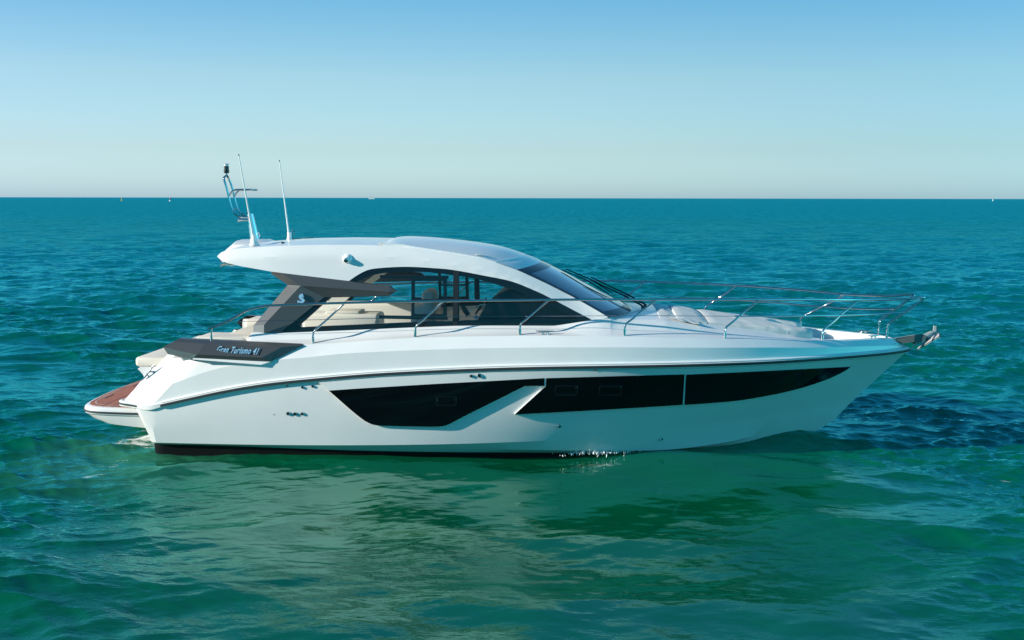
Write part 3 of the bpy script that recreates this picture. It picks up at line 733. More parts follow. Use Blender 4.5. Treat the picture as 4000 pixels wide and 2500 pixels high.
# fixed visor ahead of the panel and the windscreen below it
near_e = [(1938, 1026), (1975, 1038), (2019, 1055)]; cen_e = [(2049, 995), (2082, 1006), (2115, 1022)]
def lerp_rows(nE, cE, n=12, m=25, lift=0.0, p=2.0):
    Nn = spline([onside(x, y, .0) + [0, .0, .004] for x, y in nE], n); Cc = spline([pt(x, y, 0) for x, y in cE], n); out = []
    for v in np.linspace(-1, 1, m):
        t = 1 - abs(v) ** p
        r = np.stack([Nn[:, 0] * (1 - t) + Cc[:, 0] * t, v * -Nn[:, 1], Nn[:, 2] * (1 - t) + Cc[:, 2] * t + lift], 1)
        out.append(r)
    return out
MB().grid(lerp_rows(near_e, cen_e)).obj('roof_visor', GEL, yacht, smooth=40)
ws_n = [(2019, 1055), (2039, 1063), (2150, 1116), (2247, 1166), (2363, 1232), (2376, 1239)]; ws_c = [(2115, 1022), (2140, 1033), (2198, 1062), (2297, 1115), (2396, 1167), (2472, 1205)]
wsr = lerp_rows(ws_n, ws_c, n=30, m=29)
def sub(rows, i0, i1): return [r[i0:i1] for r in rows]
MB().grid(sub(wsr, 2, 28)).obj('windscreen', WGLASS, yacht, smooth=60)
fr_ = MB().grid([r[0:4] + [0, 0, .003] for r in wsr]); fr_.grid([r[26:30] + [0, 0, .003] for r in wsr])
fr_.grid([wsr[0] + [0, 0, .003], wsr[1] + [0, 0, .003]]).grid([wsr[-1] + [0, 0, .003], wsr[-2] + [0, 0, .003]])
fr_.obj('windscreen_surround', FRIT, yacht, smooth=60)
# wipers
ARM = [pt(2508, 1196, .02), pt(2440, 1158, .02), pt(2360, 1121, .03), pt(2296, 1089, .04)]
for dy, dx_ in ((-.02, 0), (.22, .05)):
    sh = np.array([dx_, dy, 0.0])
    wp = MB().tube([p + sh + [0, 0, .012] for p in ARM], [.016, .013, .010, .009], 8).obj('wiper_arm', BLACK, yacht)
    MB().tube([pt(2196, 1059, .02) + sh + [0, 0, .02], pt(2293, 1102, .03) + sh + [0, 0, .028], pt(2379, 1153, .02) + sh + [0, 0, .02]], .010, 6).obj('wiper_blade', BLACK, wp)
    MB().box(tuple(ARM[0] + sh + [.01, 0, -.02]), (.05, .05, .07), .012).obj('wiper_pivot', BLACK, wp)

# ---- navigation light bump, roof grab handle
p = onside(1357, 1013, 0)
bp_ = MB().lathe(p + np.array([0, .03, 0]), (-.08, -1, -.12), [(0, .080), (.030, .074), (.044, .060), (.056, .046), (.085, .042), (.093, .036)], 24).pair('side_light', GEL, yacht, smooth=50)
q = p + np.array([-.006, -.062, -.010])
for o_, m_ in zip(bp_, (1, -1)):
    t = MB().lathe(q, (-.08, -1, -.12), [(0, .034), (.012, .034), (.016, .028)], 18)
    (t if m_ == 1 else t.mirrored()).obj('light_lens', CHROME, o_)
    t = MB().box(tuple(q + [-.002, -.018, -.004]), (.040, .006, .024), .002)
    (t if m_ == 1 else t.mirrored()).obj('lens_slot', BLACK, o_)
MB().tube(spline([onside(869, 1017, -.06), onside(876, 1027, -.06), onside(900, 1036, -.06), onside(922, 1034, -.06), onside(936, 1028, -.06)], 14), .012, 8).pair('roof_grab_rail', CHROME, yacht)

# ------------------------------------------------------------------ rails
def rail_b(x, z=0): return np.asarray(b_de(x)) * 1.0 - .07
RAIL_PX = [(813, 1284), (883, 1256), (959, 1214.5), (1012, 1199.5), (1051, 1194), (1150, 1190), (1342, 1183.5), (1600, 1178), (2100, 1171.5), (2500, 1170), (2900, 1170), (3200, 1171), (3356, 1171.5), (3480, 1170), (3561, 1167)]
_rail = [ptb(x, y, lambda X, Z: max(.30, float(rail_b(X)))) for x, y in RAIL_PX] + [pt(3606, 1162, -.26)]
rail_pts = spline(np.array(_rail), 120)
tail = spline(np.array([rail_pts[-1], pt(3611, 1164, -.25), pt(3604, 1171, -.245), pt(3540, 1216, -.24), pt(3480, 1258, -.235), pt(3471, 1268, -.235), pt(3467, 1285, -.235), pt(3463, 1322, -.235)]), 40)
RR = .018
rail_n, rail_f = MB().tube(np.vstack([rail_pts, tail[1:]]), RR, 10).pair('guard_rail', CHROME, yacht, smooth=60)
def on_rail(x, y):
    return ptb(x, y, lambda X, Z: float(np.interp(X, rail_pts[:, 0], -rail_pts[:, 1])))
ST = [((1223, 1344), (1223, 1298), (1343, 1187)), ((1621, 1321), (1624, 1275), (1733, 1177)), ((2031, 1312.5), (2032, 1267), (2144, 1173)), ((2439, 1316), (2441, 1270), (2562, 1172)), ((2831, 1325), (2833, 1283), (2965, 1172)), ((3212, 1334), (3214, 1291), (3357, 1172))]
sts = []
for f_, b_, t_ in ST:
    F0 = ptb(*f_, lambda X, Z: float(b_de(X)) - .045); Tp = on_rail(*t_)
    B0 = pt(b_[0], b_[1], F0[1] + .0)
    d_ = (Tp - B0); P = spline(np.array([F0, F0 * .2 + B0 * .8, B0 + d_ * .06 + [-.002, 0, .004], B0 + d_ * .25, B0 + d_ * .6 + [0, .035, 0], Tp]), 20)
    m = MB().tube(P, .0145, 8).tube([F0 + [0, 0, -.01], F0 * .4 + B0 * .6], .019, 8)
    m.obj('stanchion', CHROME, rail_n, smooth=60); m.mirrored().obj('stanchion', CHROME, rail_f, smooth=60)
    sts.append((F0, B0, Tp))
F0 = pt(826, 1332, -1.62); m = MB().tube([F0, pt(826, 1280, -1.62)], .0125, 8).tube([F0, pt(826, 1310, -1.62)], .018, 8)
m.obj('stanchion', CHROME, rail_n, smooth=60); m.mirrored().obj('stanchion', CHROME, rail_f, smooth=60)
# wire aft, solid mid rail at the bow
def wire_pt(x, y):
    return ptb(x, y, lambda X, Z: float(np.interp(X, rail_pts[:, 0], -rail_pts[:, 1])) + .005)
wire = [wire_pt(x, y) for x, y in [(889, 1257), (1280, 1248), (1680, 1237.5), (2069, 1235), (2480, 1233), (2866, 1235)]]
m = MB().tube(wire, .0042, 6); m.obj('guard_wire', CHROME, rail_n); m.mirrored().obj('guard_wire', CHROME, rail_f)
mid = spline(np.array([wire_pt(x, y) for x, y in [(2870, 1235), (3100, 1234.5), (3280, 1232), (3420, 1227)]] + [pt(3538, 1219, -.24)]), 40)
m = MB().tube(mid, .013, 8); m.obj('mid_rail', CHROME, rail_n, smooth=60); m.mirrored().obj('mid_rail', CHROME, rail_f, smooth=60)

# ------------------------------------------------------------------ cleats
def cleat(base, L=.30, axis=(1, 0, 0), up=(0, 0, 1), s=1.0):
    A = Vector(axis).normalized(); Up = Vector(up).normalized(); B = Vector(base); m = MB()
    top = B + Up * .075 * s
    m.tube([top - A * L / 2 * s + Up * .004, top - A * L * .25 * s, top + A * L * .25 * s, top + A * L / 2 * s + Up * .004], [.006 * s, .013 * s, .013 * s, .006 * s], 8)
    for k in (-1, 1):
        m.tube([B + A * k * .055 * s, B + A * k * .045 * s + Up * .04 * s, top + A * k * .02 * s], [.020 * s, .012 * s, .012 * s], 8)
    return m
pc = ptb(2131, 1312, lambda X, Z: float(b_de(X)) - .05)
cleat(pc, .32, s=.85).pair('cleat', CHROME, yacht, smooth=60)
pb = ptb(3412, 1327, lambda X, Z: float(b_de(X)) - .06)
c_ = cleat(pb + np.array([0, 0, -.005]), .26, (1, .45, 0), s=.85); c_.pair('bow_cleat', CHROME, yacht, smooth=60)
ps = .5 * (pt(588, 1470, -1.60) + pt(600, 1462, -1.62))
c_ = cleat(ps + np.array([-.0, .02, .0]), .34, (.62, 0, .78), (-.70, -.45, .45), s=.95); c_.pair('stern_cleat', CHROME, yacht, smooth=60)

# ------------------------------------------------------------------ light mast, horn, aerials
bx = MB()
base = [pt(929, 966, -.32), pt(947, 937, -.22), pt(1040, 936, -.22), pt(1090, 948, -.30)]
sec = [np.array([[p[0], y, p[2] + dz] for y, dz in ((-.50, -.16), (-.42, -.06), (-.26, 0), (0, .012), (.26, 0), (.42, -.06), (.50, -.16))]) for p in (pt(905, 972, 0), pt(945, 938, 0), pt(1035, 936, 0), pt(1085, 952, 0), pt(1140, 962, 0))]
sec = [sec[0] + [-.02, 0, -.12]] + sec + [sec[-1] + [.05, 0, -.10]]
bx.grid(sec).obj('mast_pod', GEL, yacht, smooth=30)
fm = MB(); A_ = [pt(978, 938, 0), pt(1016, 935, 0), pt(989, 835, 0), pt(967, 836, 0)]
lo = [(A_[0][0], A_[1][0], A_[0][2] - .03), (A_[3][0], A_[2][0], A_[2][2])]
rows_ = []
for xa, xb, z_ in (lo[0], lo[1]):
    cx, hx = (xa + xb) / 2, (xb - xa) / 2
    rows_.append(np.array([[cx + hx * math.cos(t), .05 * math.sin(t), z_] for t in np.linspace(0, 2 * math.pi, 21)]))
mast = fm.grid(rows_).add([tuple(p) for p in rows_[1][:-1]], [tuple(range(20))]).obj('light_mast', ANOD, yacht, smooth=40)
for sy in (1, -1):
    T = spline(np.array([pt(978, 848, -.06), pt(945, 848, -.12), pt(925, 841, -.13), pt(912, 828, -.13), pt(900, 795, -.13), pt(885, 733, -.13), pt(876, 705, -.125), pt(875, 694, -.10), pt(884, 686, -.02)]), 50)
    MB().tube(T * [1, sy, 1], .0165, 8).obj('mast_tube', CHROME, mast, smooth=60)
    T = spline(np.array([pt(894, 766, -.13), pt(905, 750, -.13), pt(918, 742.5, -.13), pt(940, 741, -.13), pt(980, 741, -.13), pt(986, 741, -.10), pt(990, 741, 0)]), 30)
    MB().tube(T * [1, sy, 1], .0145, 8).obj('mast_bracket', CHROME, mast, smooth=60)
cb = pt(909, 818, -.13)
MB().tube([cb, cb * [1, -1, 1]], .008, 8).obj('mast_crossbar', CHROME, mast)
lp = pt(884, 684, 0)
MB().tube([lp, lp + [.01, 0, .05]], .012, 8).obj('lamp_stem', CHROME, mast)
lb = pt(885, 675, 0)
lamp = MB().lathe(lb, (0, 0, 1), [(-.008, .034), (.0, .038), (.020, .038), (.022, .047), (.034, .047), (.036, .038), (.105, .038)], 20).obj('mast_lamp', BLACK, yacht, smooth=40)
MB().lathe(lb + np.array([0, 0, .105]), (0, 0, 1), [(0, .036), (.028, .036)], 20).obj('lamp_lens', LENS, lamp)
MB().lathe(lb + np.array([0, 0, .133]), (0, 0, 1), [(0, .038), (.008, .036)], 20).obj('lamp_cap', BLACK, lamp)
hp = pt(984, 862, -.02); hq = pt(930, 858, -.06)
hd = Vector(hq - hp); hl = hd.length
MB().lathe(hp, hd, [(0, .012), (hl * .55, .014), (hl * .75, .022), (hl * .93, .034), (hl, .040), (hl * .99, .030)], 18).obj('horn', CHROME, mast, smooth=50)
MB().tube([pt(945, 833.5, .02), pt(975, 835, .02)], .005, 6).obj('mast_plate', CHROME, mast)
for tip, b0, Y in (((932, 602), (993, 950), -.98), ((1091, 625), (1131, 936), .55)):
    T_, B_ = pt(*tip, Y), pt(*b0, Y); d_ = T_ - B_
    an = MB().tube([B_ + d_ * .09, B_ + d_ * .10, B_ + d_ * .16, B_ + d_ * .55, B_ + d_ * .985], [.018, .018, .0145, .011, .007], 10)
    ao = an.obj('whip_aerial', ANTENNA, yacht, smooth=60)
    MB().tube([B_ + d_ * .98, B_ + d_ * 1.0], [.0085, .0085], 8).obj('aerial_tip', BLACK, ao)
    MB().lathe(B_ + np.array([0, 0, -.03]), (0, 0, 1), [(0, .075), (.02, .07), (.035, .045), (.10, .032), (.125, .038), (.145, .036), (.15, .02)], 16).obj('aerial_mount', ANTENNA, ao, smooth=50)
    MB().tube(spline(np.array([B_ + [.03, 0, .12], B_ + [.07, .0, .16], B_ + [.09, .0, .10], B_ + [.05, .0, .09], B_ + [.06, .0, .0], B_ + [.09, .0, -.03]]), 24), .0035, 6).obj('aerial_cable', ANTENNA if Y < 0 else BLACK, ao)
# aft roof hump; a black piece draws its shadowed vent
vr = [np.array([[p[0], y, p[2]] for y, p in zip((-1.0, -.85, -.55), q)]) for q in ([pt(1012, 962, -1.0), pt(1012, 956, -.85), pt(1025, 950, -.55)], [pt(1055, 960, -1.0), pt(1060, 950, -.85), pt(1070, 943, -.55)], [pt(1098, 958, -1.0), pt(1099, 944, -.85), pt(1110, 941, -.55)])]
MB().grid(vr).pair('roof_vent', GEL, yacht, smooth=40)
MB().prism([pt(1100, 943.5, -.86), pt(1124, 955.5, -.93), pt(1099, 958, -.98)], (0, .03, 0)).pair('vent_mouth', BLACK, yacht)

# ------------------------------------------------------------------ bow roller and anchor
def plate(px, Y, th, name, mat, parent):
    return MB().prism([pt(x, y, Y) for x, y in px], (0, th, 0)).obj(name, mat, parent, smooth=30)
ck = [(3500, 1322), (3545, 1311), (3585, 1305.5), (3605, 1305), (3614, 1310), (3619, 1316), (3604, 1330), (3591, 1337.5), (3560, 1337), (3530, 1341), (3500, 1343)]
roller = plate(ck, -.075, .008, 'bow_roller', STEEL, yacht)
plate(ck, .067, .008, 'roller_cheek', STEEL, roller)
MB().prism([pt(3480, 1322, -.09), pt(3585, 1305, -.075), pt(3600, 1304.5, -.075), pt(3600, 1304.5, .075), pt(3585, 1305, .075), pt(3480, 1322, .09)], (0, 0, -.008)).obj('roller_top', GALV, roller)
wp_ = pt(3566, 1332, 0); MB().lathe(wp_ + np.array([0, -.06, 0]), (0, 1, 0), [(0, .035), (.03, .022), (.09, .022), (.12, .035)], 18).obj('roller_wheel', BLACK, roller)
anchor = plate([(3560, 1318), (3612, 1306), (3626, 1299.5), (3638, 1294), (3650, 1295), (3660, 1299), (3658, 1306), (3632, 1330), (3612, 1338), (3600, 1340), (3597, 1337), (3612, 1322), (3600, 1318), (3562, 1326)], -.018, .036, 'anchor', GALV, yacht)
MB().prism([pt(3648, 1272, -.012), pt(3658, 1273.5, -.012), pt(3656.5, 1298, -.012), pt(3645.5, 1297, -.012)], (0, .024, 0)).obj('anchor_tripping_bar', GALV, anchor)
# fluke: a folded blade under the shank
nose = pt(3576, 1367, -.02); heel = pt(3662, 1302, 0); w_ = .15
flk = MB().add([tuple(nose), tuple(heel + [0, -w_, -.01]), tuple(heel + [-.02, 0, .03]), tuple(heel + [0, w_, -.01])], [(0, 1, 2), (0, 2, 3)])
flk.add([tuple(nose + [.012, 0, -.012]), tuple(heel + [.012, -w_, -.022]), tuple(heel + [-.008, 0, .018]), tuple(heel + [.012, w_, -.022])], [(0, 2, 1), (0, 3, 2)])
flk.obj('anchor_fluke', GALV, anchor, smooth=0)
MB().prism([pt(3593, 1338, .10), pt(3585, 1337, .10), pt(3555, 1365, .10), pt(3559, 1364, .10)], (0, .012, 0)).obj('anchor_wing', GALV, anchor)
MB().prism([pt(3623, 1318, -.03), pt(3628, 1318, -.03), pt(3620, 1330, -.03), pt(3616, 1328, -.03)], (0, .06, 0)).obj('anchor_slot', BLACK, anchor)
MB().tube([pt(3657, 1279, .05), pt(3668, 1297, .05)], .006, 6).obj('anchor_pin', BLACK, anchor)

# ------------------------------------------------------------------ swim platform
def pl_out(inset=0.0, aft=0.0):
    P = [(-5.10, -1.57), (-5.5, -1.565), (-5.9, -1.535), (-6.12, -1.50), (-6.27, -1.43), (-6.37, -1.30), (-6.42, -1.10), (-6.47, -.6), (-6.49, 0)]
    P = spline(np.array(P), 40); P[:, 1] += inset; P[:, 0] = np.where(P[:, 0] < -5.3, P[:, 0] + (aft if aft else inset), P[:, 0])
    M_ = P[::-1][1:].copy(); M_[:, 1] *= -1
    return np.vstack([P, M_])
def ring(inset, z, aft=0.0):
    P = pl_out(inset, aft); return np.column_stack([P, np.full(len(P), z)])
ZP = .50
rows = [ring(.050, ZP), ring(.022, ZP - .006), ring(.006, ZP - .024), ring(0, ZP - .05), ring(0, ZP - .105), ring(.012, ZP - .118), ring(.022, ZP - .122), ring(.030, .31, .10), ring(.045, .25, .24)]
rows[-1][:, 2] = np.interp(rows[-1][:, 0], [-6.3, -5.1], [.265, .185])
plat = MB().grid(rows)
top = rows[0]; n_ = len(top); plat.add([tuple(p) for p in top], [tuple(range(n_))]); plat.add([tuple(p) for p in rows[-1]], [tuple(range(n_))[::-1]])
plat_o = plat.obj('swim_platform', GEL, yacht, smooth=30)
tk = ring(.058, ZP + .006); MB().add([tuple(p) for p in tk] + [tuple(p - [0, 0, .006]) for p in tk], [tuple(range(n_))] + [(i, i + 1, i + 1 + n_, i + n_) for i in range(n_ - 1)]).obj('teak_deck', TEAK, plat_o, smooth=20)
MB().grid([ring(.115, ZP + .0075), ring(.123, ZP + .0075)]).obj('teak_inlay', CREAM, plat_o)
MB().grid([ring(.002, ZP - .062), ring(-.010, ZP - .066), ring(-.012, ZP - .078), ring(-.010, ZP - .090), ring(.002, ZP - .094)]).obj('platform_fender', RUBBER, plat_o, smooth=50)
for x0, y0 in ((427, 1548), (535, 1503)):
    p = ptz(x0, y0, ZP + .008)
    for k in range(6): MB().box((p[0] + (k - 2.5) * .0, p[1] + (k - 2.5) * .055, p[2]), (.03, .03, .004), .002).obj('hatch_slot', BLACK, plat_o)
# transom and lounge behind the platform
tr = [(-5.02, .20), (-5.20, .22), (-5.26, .60), (-5.45, .98), (-5.52, 1.05), (-5.48, 1.08), (-4.55, 1.08), (-4.55, .2)]
MB().prism([(x, -1.30, z) for x, z in tr], (0, 2.60, 0)).obj('transom', GEL, yacht, smooth=30)
MB().box((-5.14, 0, 1.15), (.86, 2.56, .15), .05).obj('stern_lounge_cushion', BEIGE, yacht, smooth=50)
MB().box((-4.66, 0, 1.22), (.22, 2.5, .30), .06).obj('stern_lounge_headrest', BEIGE, yacht, smooth=50)
# cockpit seating seen over the grey side moulding
MB().box((-4.2, -1.12, 1.44), (.78, .62, .24), .06).pair('cockpit_seat', BEIGE, yacht, smooth=50)
bk = [pt(870, 1311, -1.02), pt(945, 1283, -1.02), pt(975, 1272, -1.02), pt(992, 1271, -1.02), pt(992, 1330, -1.02), pt(870, 1335, -1.02)]
MB().prism(bk, (0, .9, 0)).obj('cockpit_backrest', BEIGE, yacht, smooth=30)
MB().prism([pt(826, 1314, -1.40), pt(985, 1314, -1.40), pt(960, 1340, -1.40), pt(826, 1340, -1.40)], (0, .30, 0)).obj('cockpit_bolster', BEIGE, yacht, smooth=30)

# ------------------------------------------------------------------ grey moulding on the stern quarter, with the name
wv = {'A': (637, 1356, -1.66), 'B': (702, 1322, -1.57), 'C': (736, 1325, -1.59), 'D': (1183, 1343, -1.745), 'd': (1184, 1349, -1.80), 'E': (678, 1334, -1.65), 'e': (800, 1343, -1.74), 'F': (1100, 1356, -1.86),
      'G': (1023, 1397, -1.945), 'H': (770, 1385, -1.935), 'I': (1056, 1412.5, -1.905), 'J': (752, 1402, -1.885), 'K': (717, 1398, -1.82), 'L': (655, 1382, -1.66)}
wk = list(wv); wi_ = {k: i for i, k in enumerate(wk)}
Wv = [tuple(pt(*wv[k])) for k in wk]
wf = ['BCeE', 'CDFe', 'DdF', 'ABE', 'AEeH', 'eFGH', 'FdIG', 'AHJKL', 'GIJH']
wing = MB().shell(Wv, [tuple(wi_[c] for c in f) for f in wf], .12)
wing_n, wing_f = wing.pair('stern_side_moulding', GREY, yacht, smooth=4)
rc = {'a': (768, 1386, -1.875), 'b': (1023, 1398, -1.885), 'c': (1057, 1413, -1.90), 'd': (1019, 1425, -1.925), 'e': (751, 1404, -1.905)}
rk = list(rc); MB().shell([tuple(pt(*rc[k])) for k in rk], [(0, 1, 2, 3, 4)], .04).pair('moulding_base', GEL, yacht, smooth=3)
# name in slanted letters, sky reflection painted in as blue, on the main facet
pa, pb_, pc_ = [np.array(Wv[wi_[k]]) for k in ('e', 'G', 'F')]
nrm = np.cross(pb_ - pa, pc_ - pa); nrm /= np.linalg.norm(nrm); nrm = nrm if nrm[1] < 0 else -nrm
def on_plane(x, y):
    d = ray(x, y); t = np.dot(pa - _O, nrm) / np.dot(d, nrm); return _O + d * t
t0, t1, t2 = on_plane(847, 1378.5), on_plane(1009, 1387), on_plane(847, 1353.5)
exv = t1 - t0; Lx = np.linalg.norm(exv); exv /= Lx; eyv = t2 - t0; eyv -= exv * np.dot(eyv, exv); Ly = np.linalg.norm(eyv); eyv /= Ly
def lettering(text, par, mir):
    cu = bpy.data.curves.new('lettering', 'FONT'); cu.body = text; cu.size = 1; cu.extrude = .004; cu.shear = .3; cu.space_character = 1.12; cu.offset = .010
    to = bpy.data.objects.new('lettering_source', cu); COL.objects.link(to)
    dg = bpy.context.evaluated_depsgraph_get(); me = bpy.data.meshes.new_from_object(to.evaluated_get(dg))
    bpy.data.objects.remove(to); bpy.data.curves.remove(cu)
    co = np.zeros(len(me.vertices) * 3); me.vertices.foreach_get('co', co); co = co.reshape(-1, 3)
    x0, x1, y1 = co[:, 0].min(), co[:, 0].max(), co[:, 1].max()
    k = (co[:, 0] - x0) / (x1 - x0) * Lx
    if mir: k = Lx - k - 0 * k
    W = t0 + np.outer(k if not mir else (co[:, 0] - x0) / (x1 - x0) * Lx, exv) + np.outer(co[:, 1] / y1 * Ly, eyv) + np.outer(co[:, 2] + .018, nrm)
    if mir:
        W = t0 + np.outer(Lx - (co[:, 0] - x0) / (x1 - x0) * Lx, exv) + np.outer(co[:, 1] / y1 * Ly, eyv) + np.outer(co[:, 2] + .018, nrm); W[:, 1] *= -1
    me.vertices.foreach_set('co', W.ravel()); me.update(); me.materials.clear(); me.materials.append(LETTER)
    o = bpy.data.objects.new('lettering', me); COL.objects.link(o); o.parent = par
    return o
lettering('Gran Turismo 41', wing_n, False)
lettering('Gran Turismo 41', wing_f, True)

# ------------------------------------------------------------------ sun pads on the foredeck
def deck_z(x, y):
    b = np.interp(x, fx, Sb); zs, zc = np.interp(x, fx, Sz), np.interp(x, fx, Cz)
    return float(zc - (zc - zs) * min(1.3, (abs(y) / b)) ** 2)
def pad(poly, th, name, wr=.006, mat=FABRIC, seed=0, tilt=0.0):
    V, fs = patch2d([(x * 100, y * 100) for x, y in poly], step=6)
    B = np.array([(x * 100, y * 100) for x, y in poly]); r2 = np.random.default_rng(seed); ph = r2.uniform(0, 6.28, 8)
    def edge(p):
        d = 1e9
        for i in range(len(B)):
            a_, b_ = B[i], B[(i + 1) % len(B)]; ab = b_ - a_
            t = np.clip(np.dot(np.array(p) - a_, ab) / (np.dot(ab, ab) + 1e-9), 0, 1); d = min(d, np.linalg.norm(np.array(p) - a_ - ab * t))
        return d / 100
    top = []
    for x, y in V:
        d = edge((x, y)); X, Y = x / 100, y / 100
        h = (th(X) if callable(th) else th) * (1 - max(0, 1 - d / .025) ** 2 * .35)
        w = wr * (math.sin(9 * X + 5 * Y + ph[0]) + math.sin(-7 * X + 13 * Y + ph[1]) + .7 * math.sin(21 * X + 8 * Y + ph[2])) * min(1, d / .1)
        top.append((X, Y, deck_z(X, Y) + h + w + tilt * (poly[0][0] - X)))
    low = [(p[0], p[1], deck_z(p[0], p[1]) - .01) for p in top]
    n = len(top); cnt = {}
    for f in fs:
        for i in range(len(f)):
            k = tuple(sorted((f[i], f[(i + 1) % len(f)]))); cnt[k] = cnt.get(k, 0) + 1
    sides = []
    for f in fs:
        for i in range(len(f)):
            k = (f[i], f[(i + 1) % len(f)])
            if cnt[tuple(sorted(k))] == 1: sides.append((k[1], k[0], k[0] + n, k[1] + n))
    return MB().add(top + low, list(fs) + [tuple(i + n for i in f[::-1]) for f in fs] + sides).obj(name, mat, yacht, smooth=60)
pad([(2.50, -1.0), (2.92, -.93), (2.92, .93), (2.50, 1.0)], .035, 'sun_pad_backrest', .0015, seed=1)
pad([(2.96, -.92), (3.4, -.84), (3.9, -.74), (4.3, -.64), (4.52, -.55), (4.56, -.42), (4.50, -.26), (4.1, -.20), (4.0, 0), (4.1, .20), (4.50, .26), (4.56, .42), (4.52, .55), (4.3, .64), (3.9, .74), (3.4, .84), (2.96, .92)], lambda x: float(np.interp(x, [2.96, 3.5, 4.1, 4.56], [.035, .055, .085, .115])), 'sun_pad', .002, seed=2)
# folded cover lying in a roll across the pads
pad([(2.24, -1.02), (2.46, -1.0), (2.46, 1.0), (2.24, 1.02)], .012, 'folded_cover', .004, seed=3)
fl_ = []
for x in np.linspace(2.36, 2.78, 24):
    fl_.append(np.array([(x + .05 * t, -.72 - .40 * t - .10 * (x - 2.36), deck_z(x, -.72 - .40 * t - .1 * (x - 2.36)) + .020 - .012 * t + .006 * math.sin(14 * x + 6 * t) + .005 * math.sin(31 * x - 9 * t)) for t in np.linspace(0, 1, 12)]))
MB().grid(fl_).obj('cover_flap', FABRIC, yacht, smooth=70)
MB().tube(spline(np.array([pt(2596, 1208, -.2) + [0, 0, .0], pt(2606, 1222, -.4), pt(2622, 1233, -.65)]), 12), .010, 6).obj('cover_strap', BLACK, yacht)
MB().lathe(ptb(3082, 1306, lambda X, Z: b_s(X) + .08), (0, -.3, 1), [(0, .012), (.02, .010), (.035, .014), (.045, .006)], 10).obj('pad_fastener', CHROME, yacht)
MB().lathe(np.array([4.95, float(b_de(4.95)) - .165, 1.47]), (0, -1, 0), [(0, .025), (.006, .025), (.008, .018)], 16).obj('locker_latch', CHROME, yacht)

# ------------------------------------------------------------------ saloon seen through the side windows
MB().add([(-4.6, -1.6, .87), (1.6, -1.5, .87), (1.6, 1.5, .87), (-4.6, 1.6, .87)], [(0, 1, 2, 3)]).obj('cabin_floor', CREAM, yacht)
sa, sb_ = pt(1178, 1240, -.80), pt(1478, 1228, -.80)
MB().box(((sa[0] + sb_[0]) / 2, -.55, .5 * (sb_[2] + .9)), (sb_[0] - sa[0], .50, sb_[2] - .9), .05).obj('saloon_settee', CREAM, yacht, smooth=50)
MB().box((sa[0] + .62, -.55, sb_[2] + .012), (.52, .44, .05), .02).obj('settee_cushion', CREAM, yacht, smooth=50)
MB().box((-2.35, 1.08, 1.42), (2.1, .42, .86), .05).obj('galley_counter', CREAM, yacht, smooth=50)
MB().prism([pt(1210, 1245, .9), pt(1297, 1162, .9), pt(1362, 1162, .9), pt(1300, 1230, .9), pt(1240, 1262, .9)], (0, .12, 0)).obj('cabin_bulkhead', CREAM, yacht)
MB().prism([pt(1420, 1104, .7), pt(1470, 1068, .7), pt(1510, 1066, .7), pt(1444, 1112, .7)], (0, .12, 0)).obj('cabin_arch', CREAM, yacht)
hs = MB().box((-1.30, -.62, 1.62), (.34, .52, .75), .09)
seat = hs.obj('helm_seat', SEATGREY, yacht, smooth=60)
MB().box((-1.20, -.62, 2.02), (.20, .50, .42), .09).obj('seat_headrest', SEATGREY, seat, smooth=60)
MB().box((-1.05, -.62, 1.50), (.5, .52, .14), .05).obj('seat_base', SEATGREY, seat, smooth=60)
dash = [(1868, 1244), (1898, 1190), (1927, 1160), (1950, 1145), (1980, 1138), (2040, 1142), (2110, 1168), (2200, 1204), (2300, 1240), (2300, 1300), (1868, 1300)]
MB().prism([pt(x, y, -1.12) for x, y in dash], (0, 2.24, 0)).obj('dashboard', DASH, yacht, smooth=25)
MB().prism([pt(x, y, -1.0) for x, y in [(1974, 1140), (1978, 1133), (1995, 1131.5), (2040, 1136), (2110, 1164), (2105, 1172), (2030, 1146)]], (0, .75, 0)).obj('instrument_cowl', BLACK, yacht, smooth=30)
wc = pt(1878, 1196, -.66)
wheel = MB().tube([wc + np.array([.14 * math.cos(t) * .55, .17 * math.sin(t), .14 * math.cos(t) * .85]) for t in np.linspace(0, 2 * math.pi, 30)], .014, 8).obj('steering_wheel', BLACK, yacht, smooth=60)
for t in (0.4, 2.5, 4.6): MB().tube([wc + np.array([.03, 0, -.03]), wc + np.array([.14 * math.cos(t) * .55, .17 * math.sin(t), .14 * math.cos(t) * .85])], .008, 6).obj('wheel_spoke', CHROME, wheel)
MB().tube(spline(np.array([pt(1833, 1232, -.9), pt(1838, 1212, -.9), pt(1866, 1196, -.9), pt(1884, 1190, -.9), pt(1900, 1190, -.9)]), 20), .008, 6).obj('console_rail', CHROME, yacht, smooth=60)
th = MB().tube([pt(1806, 1195, -.9), pt(1818, 1215, -.9), pt(1828, 1232, -.9)], [.035, .04, .03], 8).obj('throttle_lever', BLACK, yacht, smooth=60)
MB().lathe(pt(1823, 1215, -.95), (0, -1, 0), [(0, .03), (.03, .03), (.035, .015)], 12).obj('throttle_hub', BLACK, th)
MB().prism([pt(1851, 1240, -1.1), pt(1858, 1234, -1.1), pt(1868, 1243, -1.1), pt(1858, 1248, -1.1)], (0, .05, .01)).obj('chart_display', LETTER, yacht)

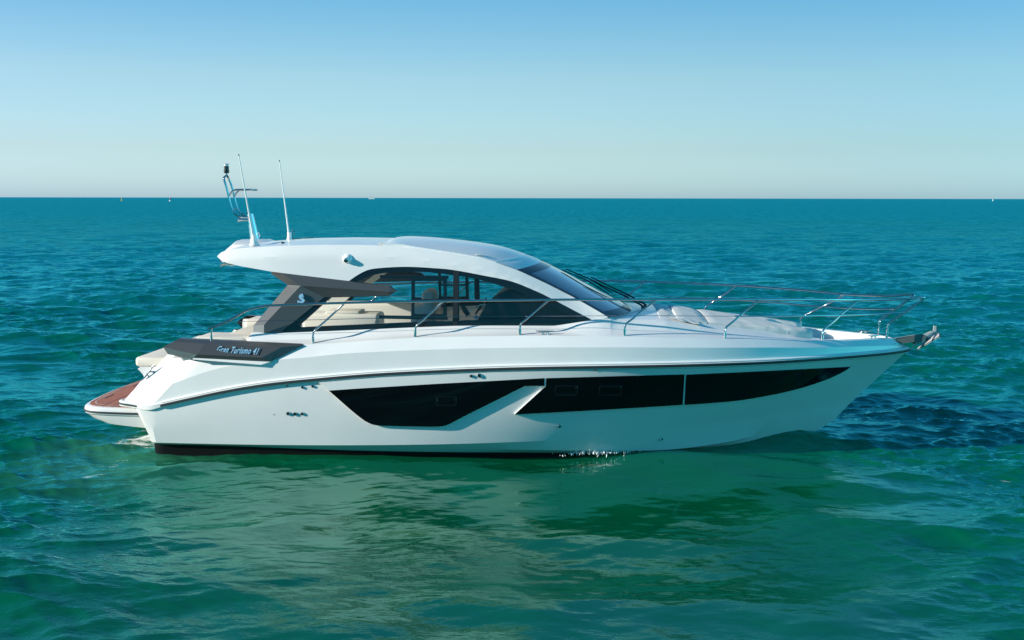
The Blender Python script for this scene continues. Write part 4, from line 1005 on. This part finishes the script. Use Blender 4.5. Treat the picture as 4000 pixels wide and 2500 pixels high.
# ------------------------------------------------------------------ splash where the hull meets a wavelet
sp_ = MB(); r3 = np.random.default_rng(5)
for k in range(230):
    x = 1.30 + r3.normal(.08, .24); c_ = math.exp(-((x - 1.22) / .10) ** 2) + .55 * math.exp(-((x - 1.52) / .12) ** 2) + .25 * math.exp(-((x - .72) / .06) ** 2)
    h = abs(r3.normal(0, .055)) * c_ + abs(r3.normal(0, .010)); r_ = r3.uniform(.003, .0075) * (1.25 if h < .05 else .8)
    y = -float(b_bt(x)) - .05 - abs(r3.normal(0, .10)); ln = r3.uniform(1.2, 4.0)
    sp_.lathe((x, y, -.10 + h), (r3.normal(0, .5), r3.normal(0, .4), 1), [(-r_ * ln, r_ * .2), (-r_ * .4, r_ * .9), (r_ * .3, r_), (r_ * ln, r_ * .2)], 5)
FOAM = principled('foam_white', (0.82, 0.84, 0.83), .5)
spo = sp_.obj('water_splash', FOAM, None, smooth=60); spo.location = (0, DIST, 0); spo.rotation_euler = (0, 0, YAW)
tag(spo, 'white splash of droplets against the yacht hull at the waterline', 'splash', kind='stuff')

# ------------------------------------------------------------------ far things: motor boat and two buoys
def world_at(px, py, dist):                    # point on the sea's plane below pixel column px at a given distance
    d = _C @ np.array([(px - 2000) / F, -(py - 1250) / F, -1.0]); t = dist / d[1]
    return np.array([d[0] * t, dist])
X, Y = world_at(1452, 776, 2900)
fb = empty('distant_motorboat', (X, Y, 0))
tag(fb, 'small white motorboat far off on the horizon', 'motorboat')
Ls = 18.4
hullp = [(-9.2, 0), (8.0, 0), (9.2, 2.6), (-8.0, 2.0), (-9.4, .4)]
MB().prism([(x, -2.4, z) for x, z in hullp], (0, 4.8, 0)).obj('hull', GEL, fb, smooth=0)
MB().prism([(x, -2.0, z) for x, z in [(-7.6, 2.0), (4.0, 2.3), (2.2, 3.9), (-7.4, 3.9)]], (0, 4.0, 0)).obj('cabin', GEL, fb, smooth=0)
MB().box((-1.5, -2.05, 3.2), (6.5, .1, .6)).obj('window', BLACKG, fb)
MB().box((-1, 0, 4.05), (7, 3.6, .25)).obj('roof', GEL, fb)
MB().tube([(.6, 0, 4), (.6, 0, 7.2)], .10, 6).obj('mast', GREY, fb)
for px, dist, m1, m2, m3, k, lab in ((476, 1100, YELLOW, YELLOW, YELLOW, .8, 'pale yellow buoy far off, the leftmost mark on the sea'),
                                     (665, 1000, BRED, BLACK, GEL, 1.0, 'red topped buoy with white base far off to the left of the yacht'),
                                     (3878, 1850, GEL, GEL, GEL, .9, 'tiny white buoy on the horizon to the right of the yacht')):
    X, Y = world_at(px, 787, dist)
    b = empty('navigation_buoy', (X, Y, 0)); tag(b, lab, 'buoy', 'buoys near the horizon')
    MB().lathe((0, 0, -.2), (0, 0, 1), [(0, .9 * k), (.5, 1.0 * k), (1.1, .9 * k), (1.3, .5 * k)], 16).obj('float', m3, b, smooth=50)
    MB().lathe((0, 0, 1.1), (0, 0, 1), [(0, .55 * k), (1.3, .40 * k)], 12).obj('tower', m2, b, smooth=50)
    MB().lathe((0, 0, 2.4), (0, 0, 1), [(0, .55 * k), (1.0, .42 * k), (1.1, .1)], 12).obj('topmark', m1, b, smooth=50)
